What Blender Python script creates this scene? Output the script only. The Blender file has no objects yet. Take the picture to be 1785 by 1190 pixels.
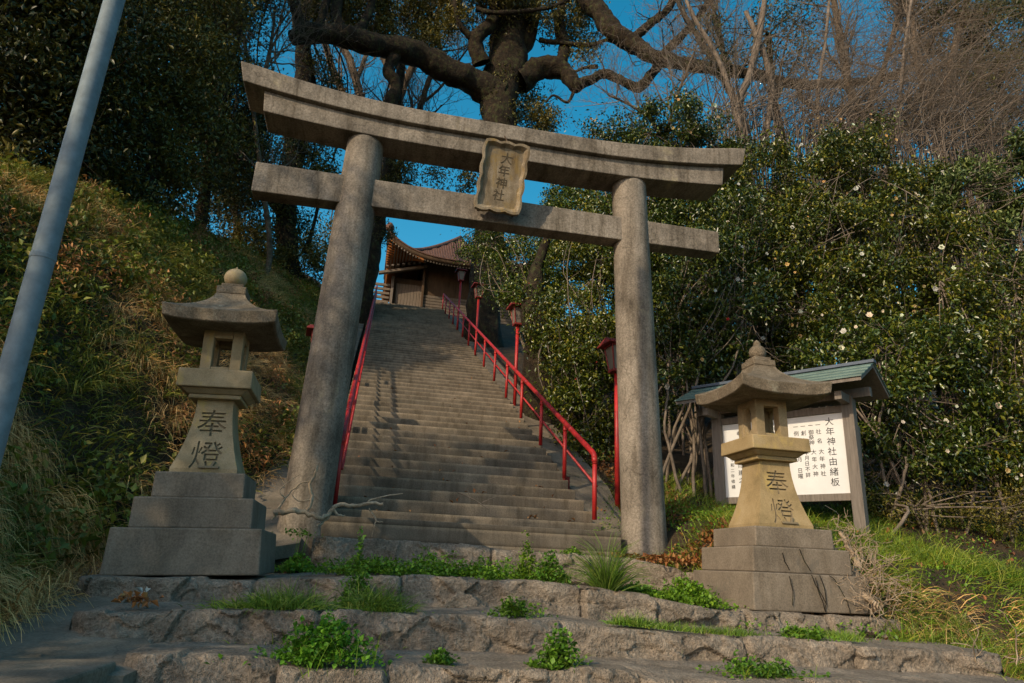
import bpy, bmesh, math, random
import numpy as np
from mathutils import Vector, Matrix, Euler

random.seed(7)
RNG = np.random.default_rng(11)
scene = bpy.context.scene
col = scene.collection
PI = math.pi

# ------------------------------------------------------------------ camera
# focal length and orientation recovered from the vanishing points of the gate and stairs
IW, IH, CX, CY = 1785.0, 1190.0, 892.5, 595.0
_V = np.array([1057.0 - CX, -3090.0 - CY]); _H = np.array([7070.0 - CX, 1265.0 - CY])
FPX = math.sqrt(-(_V @ _H))
_X = np.array([_H[0], _H[1], FPX]); _X /= np.linalg.norm(_X)
_Z = np.array([_V[0], _V[1], FPX]); _Z /= np.linalg.norm(_Z)
_Y = np.cross(_Z, _X)
if _Y[2] < 0: _Y = -_Y
RC = np.stack([_X, _Y, _Z])
def ray(u, v): return RC @ np.array([u - CX, v - CY, FPX])
def at(u, v, y):                      # point in the plane at distance y that shows at (u, v)
    r = ray(u, v); r = r * y / r[1]; return Vector(r)
cam_d = bpy.data.cameras.new("camera"); cam = bpy.data.objects.new("camera", cam_d); col.objects.link(cam)
rt = RC @ np.array([1.0, 0, 0]); up = RC @ np.array([0, -1.0, 0]); bk = -(RC @ np.array([0, 0, 1.0]))
cam.matrix_world = Matrix(((rt[0], up[0], bk[0], 0), (rt[1], up[1], bk[1], 0), (rt[2], up[2], bk[2], 0), (0, 0, 0, 1)))
cam_d.sensor_width = 36.0; cam_d.lens = FPX / IW * 36.0
cam_d.clip_start = 0.05; cam_d.clip_end = 3000
scene.camera = cam

# ------------------------------------------------------------------ light
SUN_DIR = Vector((-0.77, -0.64, 0.58)).normalized()      # towards the sun
elev = math.asin(SUN_DIR.z); azim = math.atan2(SUN_DIR.x, SUN_DIR.y)
w = bpy.data.worlds.new("World"); scene.world = w; w.use_nodes = True
nt = w.node_tree; nt.nodes.clear()
sky = nt.nodes.new('ShaderNodeTexSky'); sky.sky_type = 'NISHITA'; sky.sun_disc = False
sky.sun_elevation = elev; sky.sun_rotation = azim; sky.air_density = 1.0; sky.dust_density = 2.0; sky.ozone_density = 2.0
hs = nt.nodes.new('ShaderNodeHueSaturation'); hs.inputs['Saturation'].default_value = 1.45; hs.inputs['Hue'].default_value = 0.470; hs.inputs['Value'].default_value = 1.2
bg = nt.nodes.new('ShaderNodeBackground'); bg.inputs['Strength'].default_value = 0.145
out = nt.nodes.new('ShaderNodeOutputWorld')
nt.links.new(sky.outputs[0], hs.inputs['Color']); nt.links.new(hs.outputs[0], bg.inputs['Color']); nt.links.new(bg.outputs[0], out.inputs[0])
sl = bpy.data.lights.new("sun", 'SUN'); sl.energy = 3.4; sl.angle = math.radians(0.55); sl.color = (1.0, 0.82, 0.58)
so = bpy.data.objects.new("sun", sl); col.objects.link(so)
so.rotation_euler = (-SUN_DIR).to_track_quat('-Z', 'Y').to_euler()
so.location = (-20, -15, 20)
scene.view_settings.view_transform = 'Standard'; scene.view_settings.look = 'None'
scene.view_settings.exposure = 0.15; scene.view_settings.gamma = 1.0
scene.view_settings.use_curve_mapping = False

# ------------------------------------------------------------------ noise
def _h(ix, iy, iz):
    n = (ix * 374761393 + iy * 668265263 + iz * 2147483647 + 12345) & 0xffffffff
    n = ((n ^ (n >> 13)) * 1274126177) & 0xffffffff
    n = (n ^ (n >> 16)) & 0xffffffff
    return n / 4294967295.0
def vnoise(p):
    p = np.asarray(p, float); i = np.floor(p).astype(np.int64); f = p - i; f = f * f * (3 - 2 * f)
    r = 0
    for dx in (0, 1):
        for dy in (0, 1):
            for dz in (0, 1):
                wgt = (f[..., 0] if dx else 1 - f[..., 0]) * (f[..., 1] if dy else 1 - f[..., 1]) * (f[..., 2] if dz else 1 - f[..., 2])
                r = r + wgt * _h(i[..., 0] + dx, i[..., 1] + dy, i[..., 2] + dz)
    return r
def fbm(p, octv=4):
    p = np.asarray(p, float); a = 0.5; s = 0; t = 0
    for k in range(octv):
        s = s + a * vnoise(p * 2 ** k + 17.3 * k); t += a; a *= 0.5
    return s / t
def fb1(x, y, z=0.0, o=4): return float(fbm(np.array([[x, y, z]]), o)[0])
def facets(P):
    P = np.asarray(P, float); i = np.floor(P).astype(np.int64); best = np.full(len(P), 9e9); val = np.zeros(len(P))
    for dx in (-1, 0, 1):
        for dy in (-1, 0, 1):
            for dz in (-1, 0, 1):
                c = i + np.array([dx, dy, dz]); h = [_h(c[:, 0] + 11 * k, c[:, 1] - 7 * k, c[:, 2] + 5 * k) for k in range(6)]
                q = c + np.stack(h[:3], -1); d = P - q; d2 = (d ** 2).sum(1); v = h[3] - .5 + 1.1 * (h[4] - .5) * d[:, 0] + 1.1 * (h[5] - .5) * d[:, 1]
                m = d2 < best; best[m] = d2[m]; val[m] = v[m]
    return val
def sstep(a, b, x):
    t = np.clip((np.asarray(x, float) - a) / (b - a), 0, 1); return t * t * (3 - 2 * t)

# ------------------------------------------------------------------ materials
MATS = {}
def new_mat(name):
    m = bpy.data.materials.new(name); m.use_nodes = True; MATS[name] = m
    nt = m.node_tree; b = nt.nodes['Principled BSDF']; return m, nt, b
def ramp(nt, fac, stops):
    r = nt.nodes.new('ShaderNodeValToRGB'); e = r.color_ramp.elements
    while len(e) < len(stops): e.new(0.5)
    for k, (p, c) in enumerate(stops): e[k].position = p; e[k].color = (*c, 1)
    nt.links.new(fac, r.inputs[0]); return r.outputs[0]
def tnoise(nt, scale, detail=6, rough=0.6, vec=None, dist=0.0):
    n = nt.nodes.new('ShaderNodeTexNoise'); n.inputs['Scale'].default_value = scale; n.inputs['Detail'].default_value = detail
    n.inputs['Roughness'].default_value = rough; n.inputs['Distortion'].default_value = dist
    if vec is not None: nt.links.new(vec, n.inputs['Vector'])
    return n.outputs['Fac']
def coords(nt, scale=(1, 1, 1)):
    tc = nt.nodes.new('ShaderNodeNewGeometry'); mp = nt.nodes.new('ShaderNodeMapping'); mp.inputs['Scale'].default_value = scale
    nt.links.new(tc.outputs['Position'], mp.inputs[0]); return mp.outputs[0]
def mixc(nt, fac, a, b, mode='MIX'):
    m = nt.nodes.new('ShaderNodeMix'); m.data_type = 'RGBA'; m.blend_type = mode
    for sock, val in ((m.inputs[0], fac), (m.inputs[6], a), (m.inputs[7], b)):
        if isinstance(val, (int, float)): sock.default_value = val
        elif isinstance(val, tuple): sock.default_value = (*val, 1)
        else: nt.links.new(val, sock)
    return m.outputs[2]
def bump(nt, b, h, strength=0.4, dist=0.02):
    bp = nt.nodes.new('ShaderNodeBump'); bp.inputs['Strength'].default_value = strength; bp.inputs['Distance'].default_value = dist
    nt.links.new(h, bp.inputs['Height']); nt.links.new(bp.outputs[0], b.inputs['Normal'])
def rocky(name, c1, c2, c3, sc=3.0, grain=60, speck=0.5, bstr=0.5, bdist=0.02, rough=0.9, lichen=None, lich_lo=0.58, streak=None, crack=0):
    m, nt, b = new_mat(name); v = coords(nt)
    c1, c2, c3 = [(q[0] * 1.06, q[1] * 0.98, q[2] * 0.88) for q in (c1, c2, c3)]
    big = tnoise(nt, sc, 8, 0.65, v); c = ramp(nt, big, [(0.3, c1), (0.5, c2), (0.72, c3)])
    g = tnoise(nt, grain, 3, 0.8, v)
    gr = ramp(nt, g, [(0.35, (1 - speck,) * 3), (0.65, (1 + 0.0,) * 3)])
    c = mixc(nt, 1.0, c, gr, 'MULTIPLY')
    if lichen:
        l = ramp(nt, tnoise(nt, sc * 0.8, 8, 0.7, coords(nt, (1.3, 1.1, 0.9)), 0.4), [(lich_lo, (0, 0, 0)), (lich_lo + 0.12, (1, 1, 1))])
        c = mixc(nt, l, c, lichen)
    if streak:
        s = ramp(nt, tnoise(nt, 3.0, 6, 0.7, coords(nt, (3.0, 0.5, 0.35))), [(0.45, (1, 1, 1)), (0.7, streak)])
        c = mixc(nt, 1.0, c, s, 'MULTIPLY')
    if crack:
        vo = nt.nodes.new('ShaderNodeTexVoronoi'); vo.feature = 'DISTANCE_TO_EDGE'; vo.inputs['Scale'].default_value = crack
        wv = nt.nodes.new('ShaderNodeVectorMath'); wv.operation = 'ADD'
        nn = nt.nodes.new('ShaderNodeTexNoise'); nn.inputs['Scale'].default_value = 1.6; nn.inputs['Detail'].default_value = 5
        nt.links.new(v, nn.inputs['Vector']); nt.links.new(v, wv.inputs[0]); nt.links.new(nn.outputs['Color'], wv.inputs[1]); nt.links.new(wv.outputs[0], vo.inputs['Vector'])
        ck = ramp(nt, vo.outputs['Distance'], [(0.0, (0.35, 0.33, 0.30)), (0.006, (1, 1, 1))])
        c = mixc(nt, 0.55, c, mixc(nt, 1.0, c, ck, 'MULTIPLY'))
    nt.links.new(c, b.inputs['Base Color']); b.inputs['Roughness'].default_value = rough; b.inputs['Specular IOR Level'].default_value = 0.25
    ad = nt.nodes.new('ShaderNodeMath'); ad.operation = 'MULTIPLY_ADD'; nt.links.new(big, ad.inputs[0]); ad.inputs[1].default_value = 2.0; nt.links.new(g, ad.inputs[2])
    bump(nt, b, ad.outputs[0], bstr, bdist); return m
def plain(name, c, rough=0.6, var=0.25, sc=8, metal=0, spec=0.4, bstr=0.15, stretch=(1, 1, 1)):
    m, nt, b = new_mat(name); v = coords(nt, stretch); n = tnoise(nt, sc, 6, 0.65, v)
    cc = ramp(nt, n, [(0.25, tuple(x * (1 - var) for x in c)), (0.75, tuple(min(1, x * (1 + var)) for x in c))])
    nt.links.new(cc, b.inputs['Base Color']); b.inputs['Roughness'].default_value = rough; b.inputs['Metallic'].default_value = metal
    b.inputs['Specular IOR Level'].default_value = spec; bump(nt, b, n, bstr, 0.01); return m
def leafy(name, cols, rough=0.45, trans=0.25, spec=0.4):
    m, nt, b = new_mat(name); g = nt.nodes.new('ShaderNodeNewGeometry')
    n = len(cols); c = ramp(nt, g.outputs['Random Per Island'], [(k / max(1, n - 1), cols[k]) for k in range(n)])
    big = tnoise(nt, 0.9, 3, 0.6, coords(nt)); c = mixc(nt, 1.0, c, ramp(nt, big, [(0.35, (0.72, 0.75, 0.8)), (0.65, (1.15, 1.1, 1.0))]), 'MULTIPLY')
    oi = nt.nodes.new('ShaderNodeObjectInfo'); c = mixc(nt, 1.0, c, ramp(nt, oi.outputs['Random'], [(0.0, (0.78, 0.86, 0.85)), (0.35, (1.0, 1.0, 0.95)), (0.7, (1.28, 1.08, 0.85)), (1.0, (0.9, 1.1, 0.9))]), 'MULTIPLY')
    nt.links.new(c, b.inputs['Base Color']); b.inputs['Roughness'].default_value = rough; b.inputs['Specular IOR Level'].default_value = spec
    if trans:
        tr = nt.nodes.new('ShaderNodeBsdfTranslucent'); nt.links.new(c, tr.inputs['Color']); mx = nt.nodes.new('ShaderNodeMixShader')
        mx.inputs[0].default_value = trans; o = nt.nodes['Material Output']
        nt.links.new(b.outputs[0], mx.inputs[1]); nt.links.new(tr.outputs[0], mx.inputs[2]); nt.links.new(mx.outputs[0], o.inputs['Surface'])
    return m

GATE = rocky('gate_concrete', (0.13, 0.118, 0.10), (0.25, 0.228, 0.195), (0.36, 0.33, 0.285), 1.7, 42, 0.5, 0.5, 0.010, lichen=(0.34, 0.29, 0.18), lich_lo=0.60, streak=(0.48, 0.46, 0.42), crack=0.55)
PLAQ = rocky('plaque_stone', (0.17, 0.145, 0.105), (0.26, 0.225, 0.165), (0.36, 0.32, 0.25), 5, 80, 0.3, 0.3, 0.006, lichen=(0.26, 0.18, 0.07), lich_lo=0.5, streak=(0.5, 0.42, 0.3))
LANT = rocky('lantern_stone', (0.19, 0.155, 0.09), (0.29, 0.24, 0.15), (0.40, 0.34, 0.23), 4, 110, 0.25, 0.25, 0.005, lichen=(0.36, 0.27, 0.09), lich_lo=0.55)
LANG = rocky('lantern_stone_golden', (0.22, 0.175, 0.09), (0.33, 0.26, 0.14), (0.40, 0.33, 0.20), 3.5, 110, 0.25, 0.25, 0.005, lichen=(0.40, 0.29, 0.10), lich_lo=0.56)
LROOF = rocky('lantern_roof_stone', (0.12, 0.10, 0.07), (0.20, 0.17, 0.125), (0.30, 0.26, 0.20), 7, 70, 0.55, 0.8, 0.012, lichen=(0.30, 0.27, 0.19), lich_lo=0.6)
PED = rocky('pedestal_concrete', (0.15, 0.132, 0.108), (0.215, 0.19, 0.155), (0.27, 0.24, 0.198), 2.8, 70, 0.4, 0.35, 0.006, lichen=(0.13, 0.115, 0.09), lich_lo=0.58, streak=(0.72, 0.70, 0.66))
ROCK = rocky('rough_stone', (0.18, 0.155, 0.125), (0.31, 0.27, 0.22), (0.46, 0.41, 0.345), 4.0, 45, 0.55, 1.0, 0.03, lichen=(0.30, 0.29, 0.22), lich_lo=0.62)
STAIR = rocky('stair_concrete', (0.10, 0.09, 0.073), (0.165, 0.146, 0.118), (0.25, 0.22, 0.178), 1.1, 60, 0.35, 0.3, 0.006, lichen=(0.12, 0.105, 0.08), lich_lo=0.55, streak=(0.6, 0.58, 0.54))
def lit_worn_steps(m, z0, rise):  # paints the sunlit line of worn nosings into the colour, riser feet darker
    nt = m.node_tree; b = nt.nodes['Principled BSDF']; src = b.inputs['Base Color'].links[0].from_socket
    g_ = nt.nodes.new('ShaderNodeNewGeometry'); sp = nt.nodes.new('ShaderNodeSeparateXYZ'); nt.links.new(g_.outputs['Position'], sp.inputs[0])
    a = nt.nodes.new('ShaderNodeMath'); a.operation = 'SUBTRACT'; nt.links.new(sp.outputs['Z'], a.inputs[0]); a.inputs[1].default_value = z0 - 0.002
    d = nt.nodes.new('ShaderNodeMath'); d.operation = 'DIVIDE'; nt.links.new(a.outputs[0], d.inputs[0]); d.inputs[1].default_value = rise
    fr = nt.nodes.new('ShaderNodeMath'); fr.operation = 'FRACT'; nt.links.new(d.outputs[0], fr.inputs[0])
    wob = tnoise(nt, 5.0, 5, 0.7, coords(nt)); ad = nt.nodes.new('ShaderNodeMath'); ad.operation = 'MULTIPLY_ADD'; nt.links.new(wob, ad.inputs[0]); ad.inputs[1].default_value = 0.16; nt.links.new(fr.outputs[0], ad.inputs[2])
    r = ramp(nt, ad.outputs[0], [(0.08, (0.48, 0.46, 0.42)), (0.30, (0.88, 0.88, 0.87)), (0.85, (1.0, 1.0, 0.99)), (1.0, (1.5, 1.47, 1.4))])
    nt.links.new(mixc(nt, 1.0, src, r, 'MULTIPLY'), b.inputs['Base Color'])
lit_worn_steps(STAIR, 0.22, 0.164)
SLAB = rocky('pavement_concrete', (0.11, 0.096, 0.075), (0.19, 0.168, 0.135), (0.29, 0.255, 0.205), 2.4, 60, 0.4, 0.5, 0.010, lichen=(0.12, 0.11, 0.08), lich_lo=0.55, crack=0.7)
SOIL = rocky('soil', (0.035, 0.027, 0.016), (0.07, 0.052, 0.03), (0.13, 0.095, 0.05), 3, 40, 0.6, 0.9, 0.03)
RED = plain('red_paint', (0.36, 0.016, 0.014), 0.5, 0.55, 6, 0, 0.5, 0.15)
REDW = plain('red_wood', (0.17, 0.020, 0.016), 0.6, 0.35, 9, 0, 0.3, 0.2)
STEEL = plain('galvanised_steel', (0.15, 0.19, 0.205), 0.7, 0.3, 14, 0.0, 0.4, 0.05)
DWOOD = plain('dark_wood', (0.075, 0.048, 0.028), 0.8, 0.4, 6, 0, 0.2, 0.4, (1, 1, 0.2))
OWOOD = plain('orange_wood', (0.28, 0.10, 0.025), 0.75, 0.35, 6, 0, 0.2, 0.3)
GWOOD = plain('weathered_wood', (0.165, 0.14, 0.115), 0.85, 0.35, 12, 0, 0.2, 0.5, (3, 3, 0.25))
PWOOD = plain('plank_wood', (0.16, 0.13, 0.10), 0.85, 0.4, 7, 0, 0.2, 0.4, (4, 1, 0.2))
TILE = plain('roof_tile', (0.12, 0.062, 0.042), 0.7, 0.5, 7, 0, 0.3, 0.3)
COPPER = plain('copper_roof', (0.10, 0.155, 0.13), 0.55, 0.3, 5, 0, 0.4, 0.1)
RIDGE = plain('ridge_metal', (0.07, 0.09, 0.12), 0.6, 0.2, 8)
WHITE = plain('white_panel', (0.64, 0.64, 0.62), 0.5, 0.10, 2, 0, 0.4, 0.02)
INK = plain('ink', (0.02, 0.02, 0.022), 0.6, 0.1)
INKB = plain('carving_recess', (0.075, 0.055, 0.03), 0.9, 0.2, 30)
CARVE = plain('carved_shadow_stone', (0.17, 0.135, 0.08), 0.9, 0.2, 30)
PAPER = plain('lamp_panel', (0.16, 0.14, 0.11), 0.6, 0.15, 6)
BARK = rocky('bark_dark', (0.014, 0.010, 0.006), (0.032, 0.023, 0.013), (0.075, 0.055, 0.03), 6, 30, 0.5, 1.0, 0.05, lichen=(0.055, 0.06, 0.02), lich_lo=0.52)
BARKP = rocky('bark_pale', (0.06, 0.045, 0.03), (0.13, 0.10, 0.07), (0.24, 0.19, 0.14), 5, 30, 0.4, 0.8, 0.03)
BARKT = rocky('bark_twig', (0.10, 0.085, 0.07), (0.17, 0.145, 0.12), (0.26, 0.225, 0.19), 4, 20, 0.3, 0.3, 0.01)
DEADW = rocky('dead_wood', (0.25, 0.19, 0.13), (0.42, 0.34, 0.25), (0.56, 0.48, 0.37), 8, 60, 0.4, 0.5, 0.01)
L_CAM = leafy('camellia_leaf', [(0.0183, 0.0321, 0.0057), (0.032, 0.0577, 0.0087), (0.0594, 0.0961, 0.0116), (0.1141, 0.1442, 0.0154), (0.2281, 0.2163, 0.0288)], 0.30, 0.12, 0.6)
L_DARK = leafy('dark_leaf', [(0.0255, 0.0316, 0.0077), (0.0467, 0.0535, 0.0101), (0.085, 0.0873, 0.0152), (0.1487, 0.1214, 0.0177)], 0.45, 0.12, 0.4)
L_OLIVE = leafy('olive_leaf', [(0.0455, 0.0517, 0.0108), (0.0931, 0.0949, 0.0189), (0.1553, 0.1466, 0.027), (0.2278, 0.1898, 0.0405)], 0.45, 0.2)
L_PITT = leafy('pittosporum_leaf', [(0.03, 0.054, 0.015), (0.075, 0.1125, 0.027), (0.15, 0.195, 0.0525), (0.255, 0.285, 0.09)], 0.4, 0.2)
L_GRASS = leafy('grass_blade', [(0.0658, 0.1231, 0.0125), (0.1125, 0.2132, 0.02), (0.1875, 0.3118, 0.0312), (0.2812, 0.3281, 0.0625)], 0.5, 0.3)
L_SHADE = leafy('hill_green', [(0.0876, 0.108, 0.0181), (0.1392, 0.1801, 0.0241), (0.2389, 0.2641, 0.0377), (0.3185, 0.2161, 0.0451)], 0.5, 0.25)
L_DRY = leafy('dry_grass', [(0.3342, 0.1772, 0.0542), (0.5293, 0.307, 0.1087), (0.7519, 0.4723, 0.1812), (1.0027, 0.6849, 0.3077)], 0.6, 0.2)
L_RUST = leafy('rusty_bracken', [(0.3024, 0.1134, 0.0393), (0.5184, 0.2079, 0.0655), (0.6912, 0.3213, 0.1147)], 0.7, 0.15)
L_FALL = leafy('fallen_leaf', [(0.16, 0.05, 0.015), (0.26, 0.10, 0.025), (0.35, 0.18, 0.06), (0.20, 0.12, 0.06)], 0.6, 0.15)
L_WEED = leafy('weed_leaf', [(0.0658, 0.1504, 0.0135), (0.1208, 0.2606, 0.0216), (0.1975, 0.3609, 0.0297)], 0.5, 0.3)
F_WHITE = leafy('white_petal', [(0.62, 0.60, 0.55), (0.78, 0.76, 0.72)], 0.6, 0.3)
F_BROWN = leafy('withered_petal', [(0.42, 0.19, 0.05), (0.55, 0.36, 0.14), (0.55, 0.48, 0.28)], 0.7, 0.2)
F_RED = leafy('red_petal', [(0.45, 0.02, 0.02), (0.6, 0.04, 0.03)], 0.5, 0.2)

# ------------------------------------------------------------------ object helpers
def link(name, me, m=None, parent=None):
    if m is not None:
        for x in (m if isinstance(m, (list, tuple)) else [m]): me.materials.append(x)
    o = bpy.data.objects.new(name, me); col.objects.link(o)
    if parent is not None: o.parent = parent
    return o
def tag(o, label=None, cat=None, group=None, kind=None):
    if label: o['label'] = label
    if cat: o['category'] = cat
    if group: o['group'] = group
    if kind: o['kind'] = kind
    return o
def thing(name, label, cat, loc=(0, 0, 0), rot=(0, 0, 0), group=None):
    o = bpy.data.objects.new(name, None); col.objects.link(o); o.location = loc; o.rotation_euler = rot
    o.empty_display_size = 0.2
    return tag(o, label, cat, group)
def mesh_np(name, verts, faces_flat, sizes, smooth=False, mats=None):
    me = bpy.data.meshes.new(name); verts = np.asarray(verts, dtype=np.float32)
    faces_flat = np.asarray(faces_flat, dtype=np.int32); sizes = np.asarray(sizes, dtype=np.int32)
    me.vertices.add(len(verts)); me.vertices.foreach_set('co', verts.ravel())
    me.loops.add(len(faces_flat)); me.loops.foreach_set('vertex_index', faces_flat)
    me.polygons.add(len(sizes)); st = np.zeros(len(sizes), np.int32); st[1:] = np.cumsum(sizes)[:-1]
    me.polygons.foreach_set('loop_start', st); me.polygons.foreach_set('loop_total', sizes)
    if mats is not None: me.polygons.foreach_set('material_index', np.asarray(mats, np.int32))
    me.update(calc_edges=True)
    if smooth: me.polygons.foreach_set('use_smooth', np.ones(len(sizes), bool))
    return me
class MB:
    def __init__(s): s.v = []; s.f = []; s.n = 0
    def add(s, v, f):
        v = [tuple(p) for p in v]; s.v += v; s.f += [tuple(i + s.n for i in q) for q in f]; s.n += len(v); return s
    def box(s, c, d, rot=None, taper=None):
        hx, hy, hz = d[0] / 2, d[1] / 2, d[2] / 2; vs = []
        for z in (-1, 1):
            k = 1 if (taper is None or z < 0) else taper
            for x, y in ((-1, -1), (1, -1), (1, 1), (-1, 1)):
                p = Vector((x * hx * k, y * hy * k, z * hz))
                if rot is not None: p = rot @ p
                vs.append(p + Vector(c))
        return s.add(vs, [(3, 2, 1, 0), (4, 5, 6, 7), (0, 1, 5, 4), (1, 2, 6, 5), (2, 3, 7, 6), (3, 0, 4, 7)])
    def tube(s, pts, rad, n=8, cap=True):
        v, f = tube_vf(pts, rad, n, cap); return s.add(v, f)
    def lathe(s, prof, n=24, c=(0, 0, 0)):
        vs = []; f = []
        for r, z in prof:
            for k in range(n): a = 2 * PI * k / n; vs.append((c[0] + r * math.cos(a), c[1] + r * math.sin(a), c[2] + z))
        for j in range(len(prof) - 1):
            for k in range(n): f.append((j * n + k, j * n + (k + 1) % n, (j + 1) * n + (k + 1) % n, (j + 1) * n + k))
        f.append(tuple(reversed(range(n)))); f.append(tuple(range((len(prof) - 1) * n, len(prof) * n)))
        return s.add(vs, f)
    def mesh(s, name, smooth=False):
        me = bpy.data.meshes.new(name); me.from_pydata(s.v, [], s.f); me.update()
        if smooth:
            for p in me.polygons: p.use_smooth = True
        return me
    def build(s, name, m, parent=None, smooth=False, bevel=0, auto=None):
        o = link(name, s.mesh(name, smooth), m, parent)
        if bevel:
            b = o.modifiers.new('bevel', 'BEVEL'); b.width = bevel; b.segments = 2; b.limit_method = 'ANGLE'; b.angle_limit = math.radians(35)
        return o
def tube_vf(pts, rad, n=8, cap=True):
    P = np.array([tuple(p) for p in pts], float); m = len(P)
    R = np.full(m, rad, float) if np.isscalar(rad) else np.asarray(rad, float)
    T = np.gradient(P, axis=0); T /= np.linalg.norm(T, axis=1)[:, None] + 1e-9
    ref = np.array([0, 0, 1.0]) if abs(T[0, 2]) < 0.8 else np.array([1.0, 0, 0])
    U = np.cross(T, ref); U /= np.linalg.norm(U, axis=1)[:, None] + 1e-9
    for k in range(1, m):
        u = U[k - 1] - T[k] * (U[k - 1] @ T[k]); l = np.linalg.norm(u)
        if l > 1e-6: U[k] = u / l
    W = np.cross(T, U); a = np.arange(n) * 2 * PI / n
    V = P[:, None, :] + R[:, None, None] * (np.cos(a)[None, :, None] * U[:, None, :] + np.sin(a)[None, :, None] * W[:, None, :])
    f = []
    for j in range(m - 1):
        for k in range(n): f.append((j * n + k, j * n + (k + 1) % n, (j + 1) * n + (k + 1) % n, (j + 1) * n + k))
    if cap: f.append(tuple(reversed(range(n)))); f.append(tuple(range((m - 1) * n, m * n)))
    return V.reshape(-1, 3), f
class Fast:                                     # large tube / strip collections
    def __init__(s): s.v = []; s.f = []; s.s = []; s.n = 0
    def add(s, v, f, sz): s.v.append(np.asarray(v)); s.f.append(np.asarray(f).ravel() + s.n); s.s.append(np.asarray(sz)); s.n += len(v)
    def tube(s, pts, rad, n=3):
        P = np.asarray([tuple(p) for p in pts], float); m = len(P); R = np.full(m, rad, float) if np.isscalar(rad) else np.asarray(rad, float)
        v, _ = tube_vf(P, R, n, False)
        if n >= 10:
            c = np.repeat(P, n, axis=0); k = fbm(v * (.6 / max(.12, R.mean())), 5) * 1.0 + 0.5 + .25 * (fbm(v * np.array([3, 3, 1.2]) / max(.12, R.mean()), 3) - .5); v = c + (v - c) * k[:, None]
        j, k = np.meshgrid(np.arange(m - 1), np.arange(n), indexing='ij')
        f = np.stack([j * n + k, j * n + (k + 1) % n, (j + 1) * n + (k + 1) % n, (j + 1) * n + k], -1).reshape(-1, 4)
        s.add(v, f, np.full(len(f), 4))
    def build(s, name, m, parent=None, smooth=True):
        me = mesh_np(name, np.concatenate(s.v), np.concatenate(s.f), np.concatenate(s.s), smooth); return link(name, me, m, parent)
def rand_unit(n): v = RNG.normal(size=(n, 3)); return v / np.linalg.norm(v, axis=1)[:, None]
def leaf_mesh(name, P, size, aspect=0.42, up=0.35, outc=None, fold=0.18, svar=0.35, droop=0.0, dirs=None):
    """one folded, pointed leaf (four triangles in two halves) at every point of P"""
    P = np.asarray(P, float); n = len(P); D = rand_unit(n) if dirs is None else np.asarray(dirs, float) + 0.35 * rand_unit(n)
    if outc is not None:
        o = P - outc; o /= np.linalg.norm(o, axis=1)[:, None] + 1e-9; D = D + 0.7 * o
    D[:, 2] -= droop; D /= np.linalg.norm(D, axis=1)[:, None] + 1e-9
    N = rand_unit(n) + np.array([0, 0, up * 3]); S = np.cross(D, N); S /= np.linalg.norm(S, axis=1)[:, None] + 1e-9
    N = np.cross(S, D)
    L = size * (1 + svar * RNG.uniform(-1, 1, n))[:, None]; Wd = L * aspect
    a = P; b = P + D * L; ml = P + D * L * 0.45 - S * Wd * 0.5 + N * L * fold; mr = P + D * L * 0.45 + S * Wd * 0.5 + N * L * fold
    V = np.stack([a, ml, b, mr], 1).reshape(-1, 3); i = np.arange(n)[:, None] * 4
    F = np.concatenate([i + np.array([[0, 2, 1]]), i + np.array([[0, 3, 2]])], 1).reshape(-1)
    return mesh_np(name, V, F, np.full(2 * n, 3))
def blade_mesh(name, P, N, length, width=0.008, lean=0.5, droop=0.6, lvar=0.5, segs=3, wind=None):
    """arching grass blades: strips rooted at P growing along N"""
    P = np.asarray(P, float); n = len(P); N = np.asarray(N, float)
    D = N + lean * rand_unit(n)
    if wind is not None: D = D + np.asarray(wind)
    D /= np.linalg.norm(D, axis=1)[:, None]
    L = (length * (1 + lvar * RNG.uniform(-1, 1, n)))[:, None]
    S = np.cross(D, rand_unit(n)); S /= np.linalg.norm(S, axis=1)[:, None] + 1e-9
    rows = []; cur = P.copy(); d = D.copy()
    for k in range(segs + 1):
        wd = width * (1 - k / segs) ** 0.7 * (1 if k < segs else 0)
        rows.append((cur - S * wd * 0.5, cur + S * wd * 0.5))
        d = d + np.array([0, 0, -droop / segs]) * (0.4 + k * 0.6); d /= np.linalg.norm(d, axis=1)[:, None] + 1e-9
        cur = cur + d * L / segs
    V = np.stack([r for pr in rows for r in pr], 1).reshape(-1, 3); m = 2 * (segs + 1); i = np.arange(n)[:, None] * m
    F = np.concatenate([i + np.array([[2 * k, 2 * k + 1, 2 * k + 3, 2 * k + 2]]) for k in range(segs)], 1).reshape(-1)
    return mesh_np(name, V, F, np.full(n * segs, 4))
def smooth_path(pts, rad, sub=5, jit=0.0):
    P = [Vector(p) for p in pts]; o = []; r = []
    for i in range(len(P) - 1):
        p0 = P[max(0, i - 1)]; p1 = P[i]; p2 = P[i + 1]; p3 = P[min(len(P) - 1, i + 2)]
        for k in range(sub):
            t = k / sub
            q = 0.5 * ((2 * p1) + (p2 - p0) * t + (2 * p0 - 5 * p1 + 4 * p2 - p3) * t * t + (-p0 + 3 * p1 - 3 * p2 + p3) * t ** 3)
            if jit: q = q + Vector(rand_unit(1)[0]) * jit * (rad[i])
            o.append(q); r.append(rad[i] * (1 - t) + rad[i + 1] * t)
    o.append(P[-1]); r.append(rad[-1]); return o, r

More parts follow.
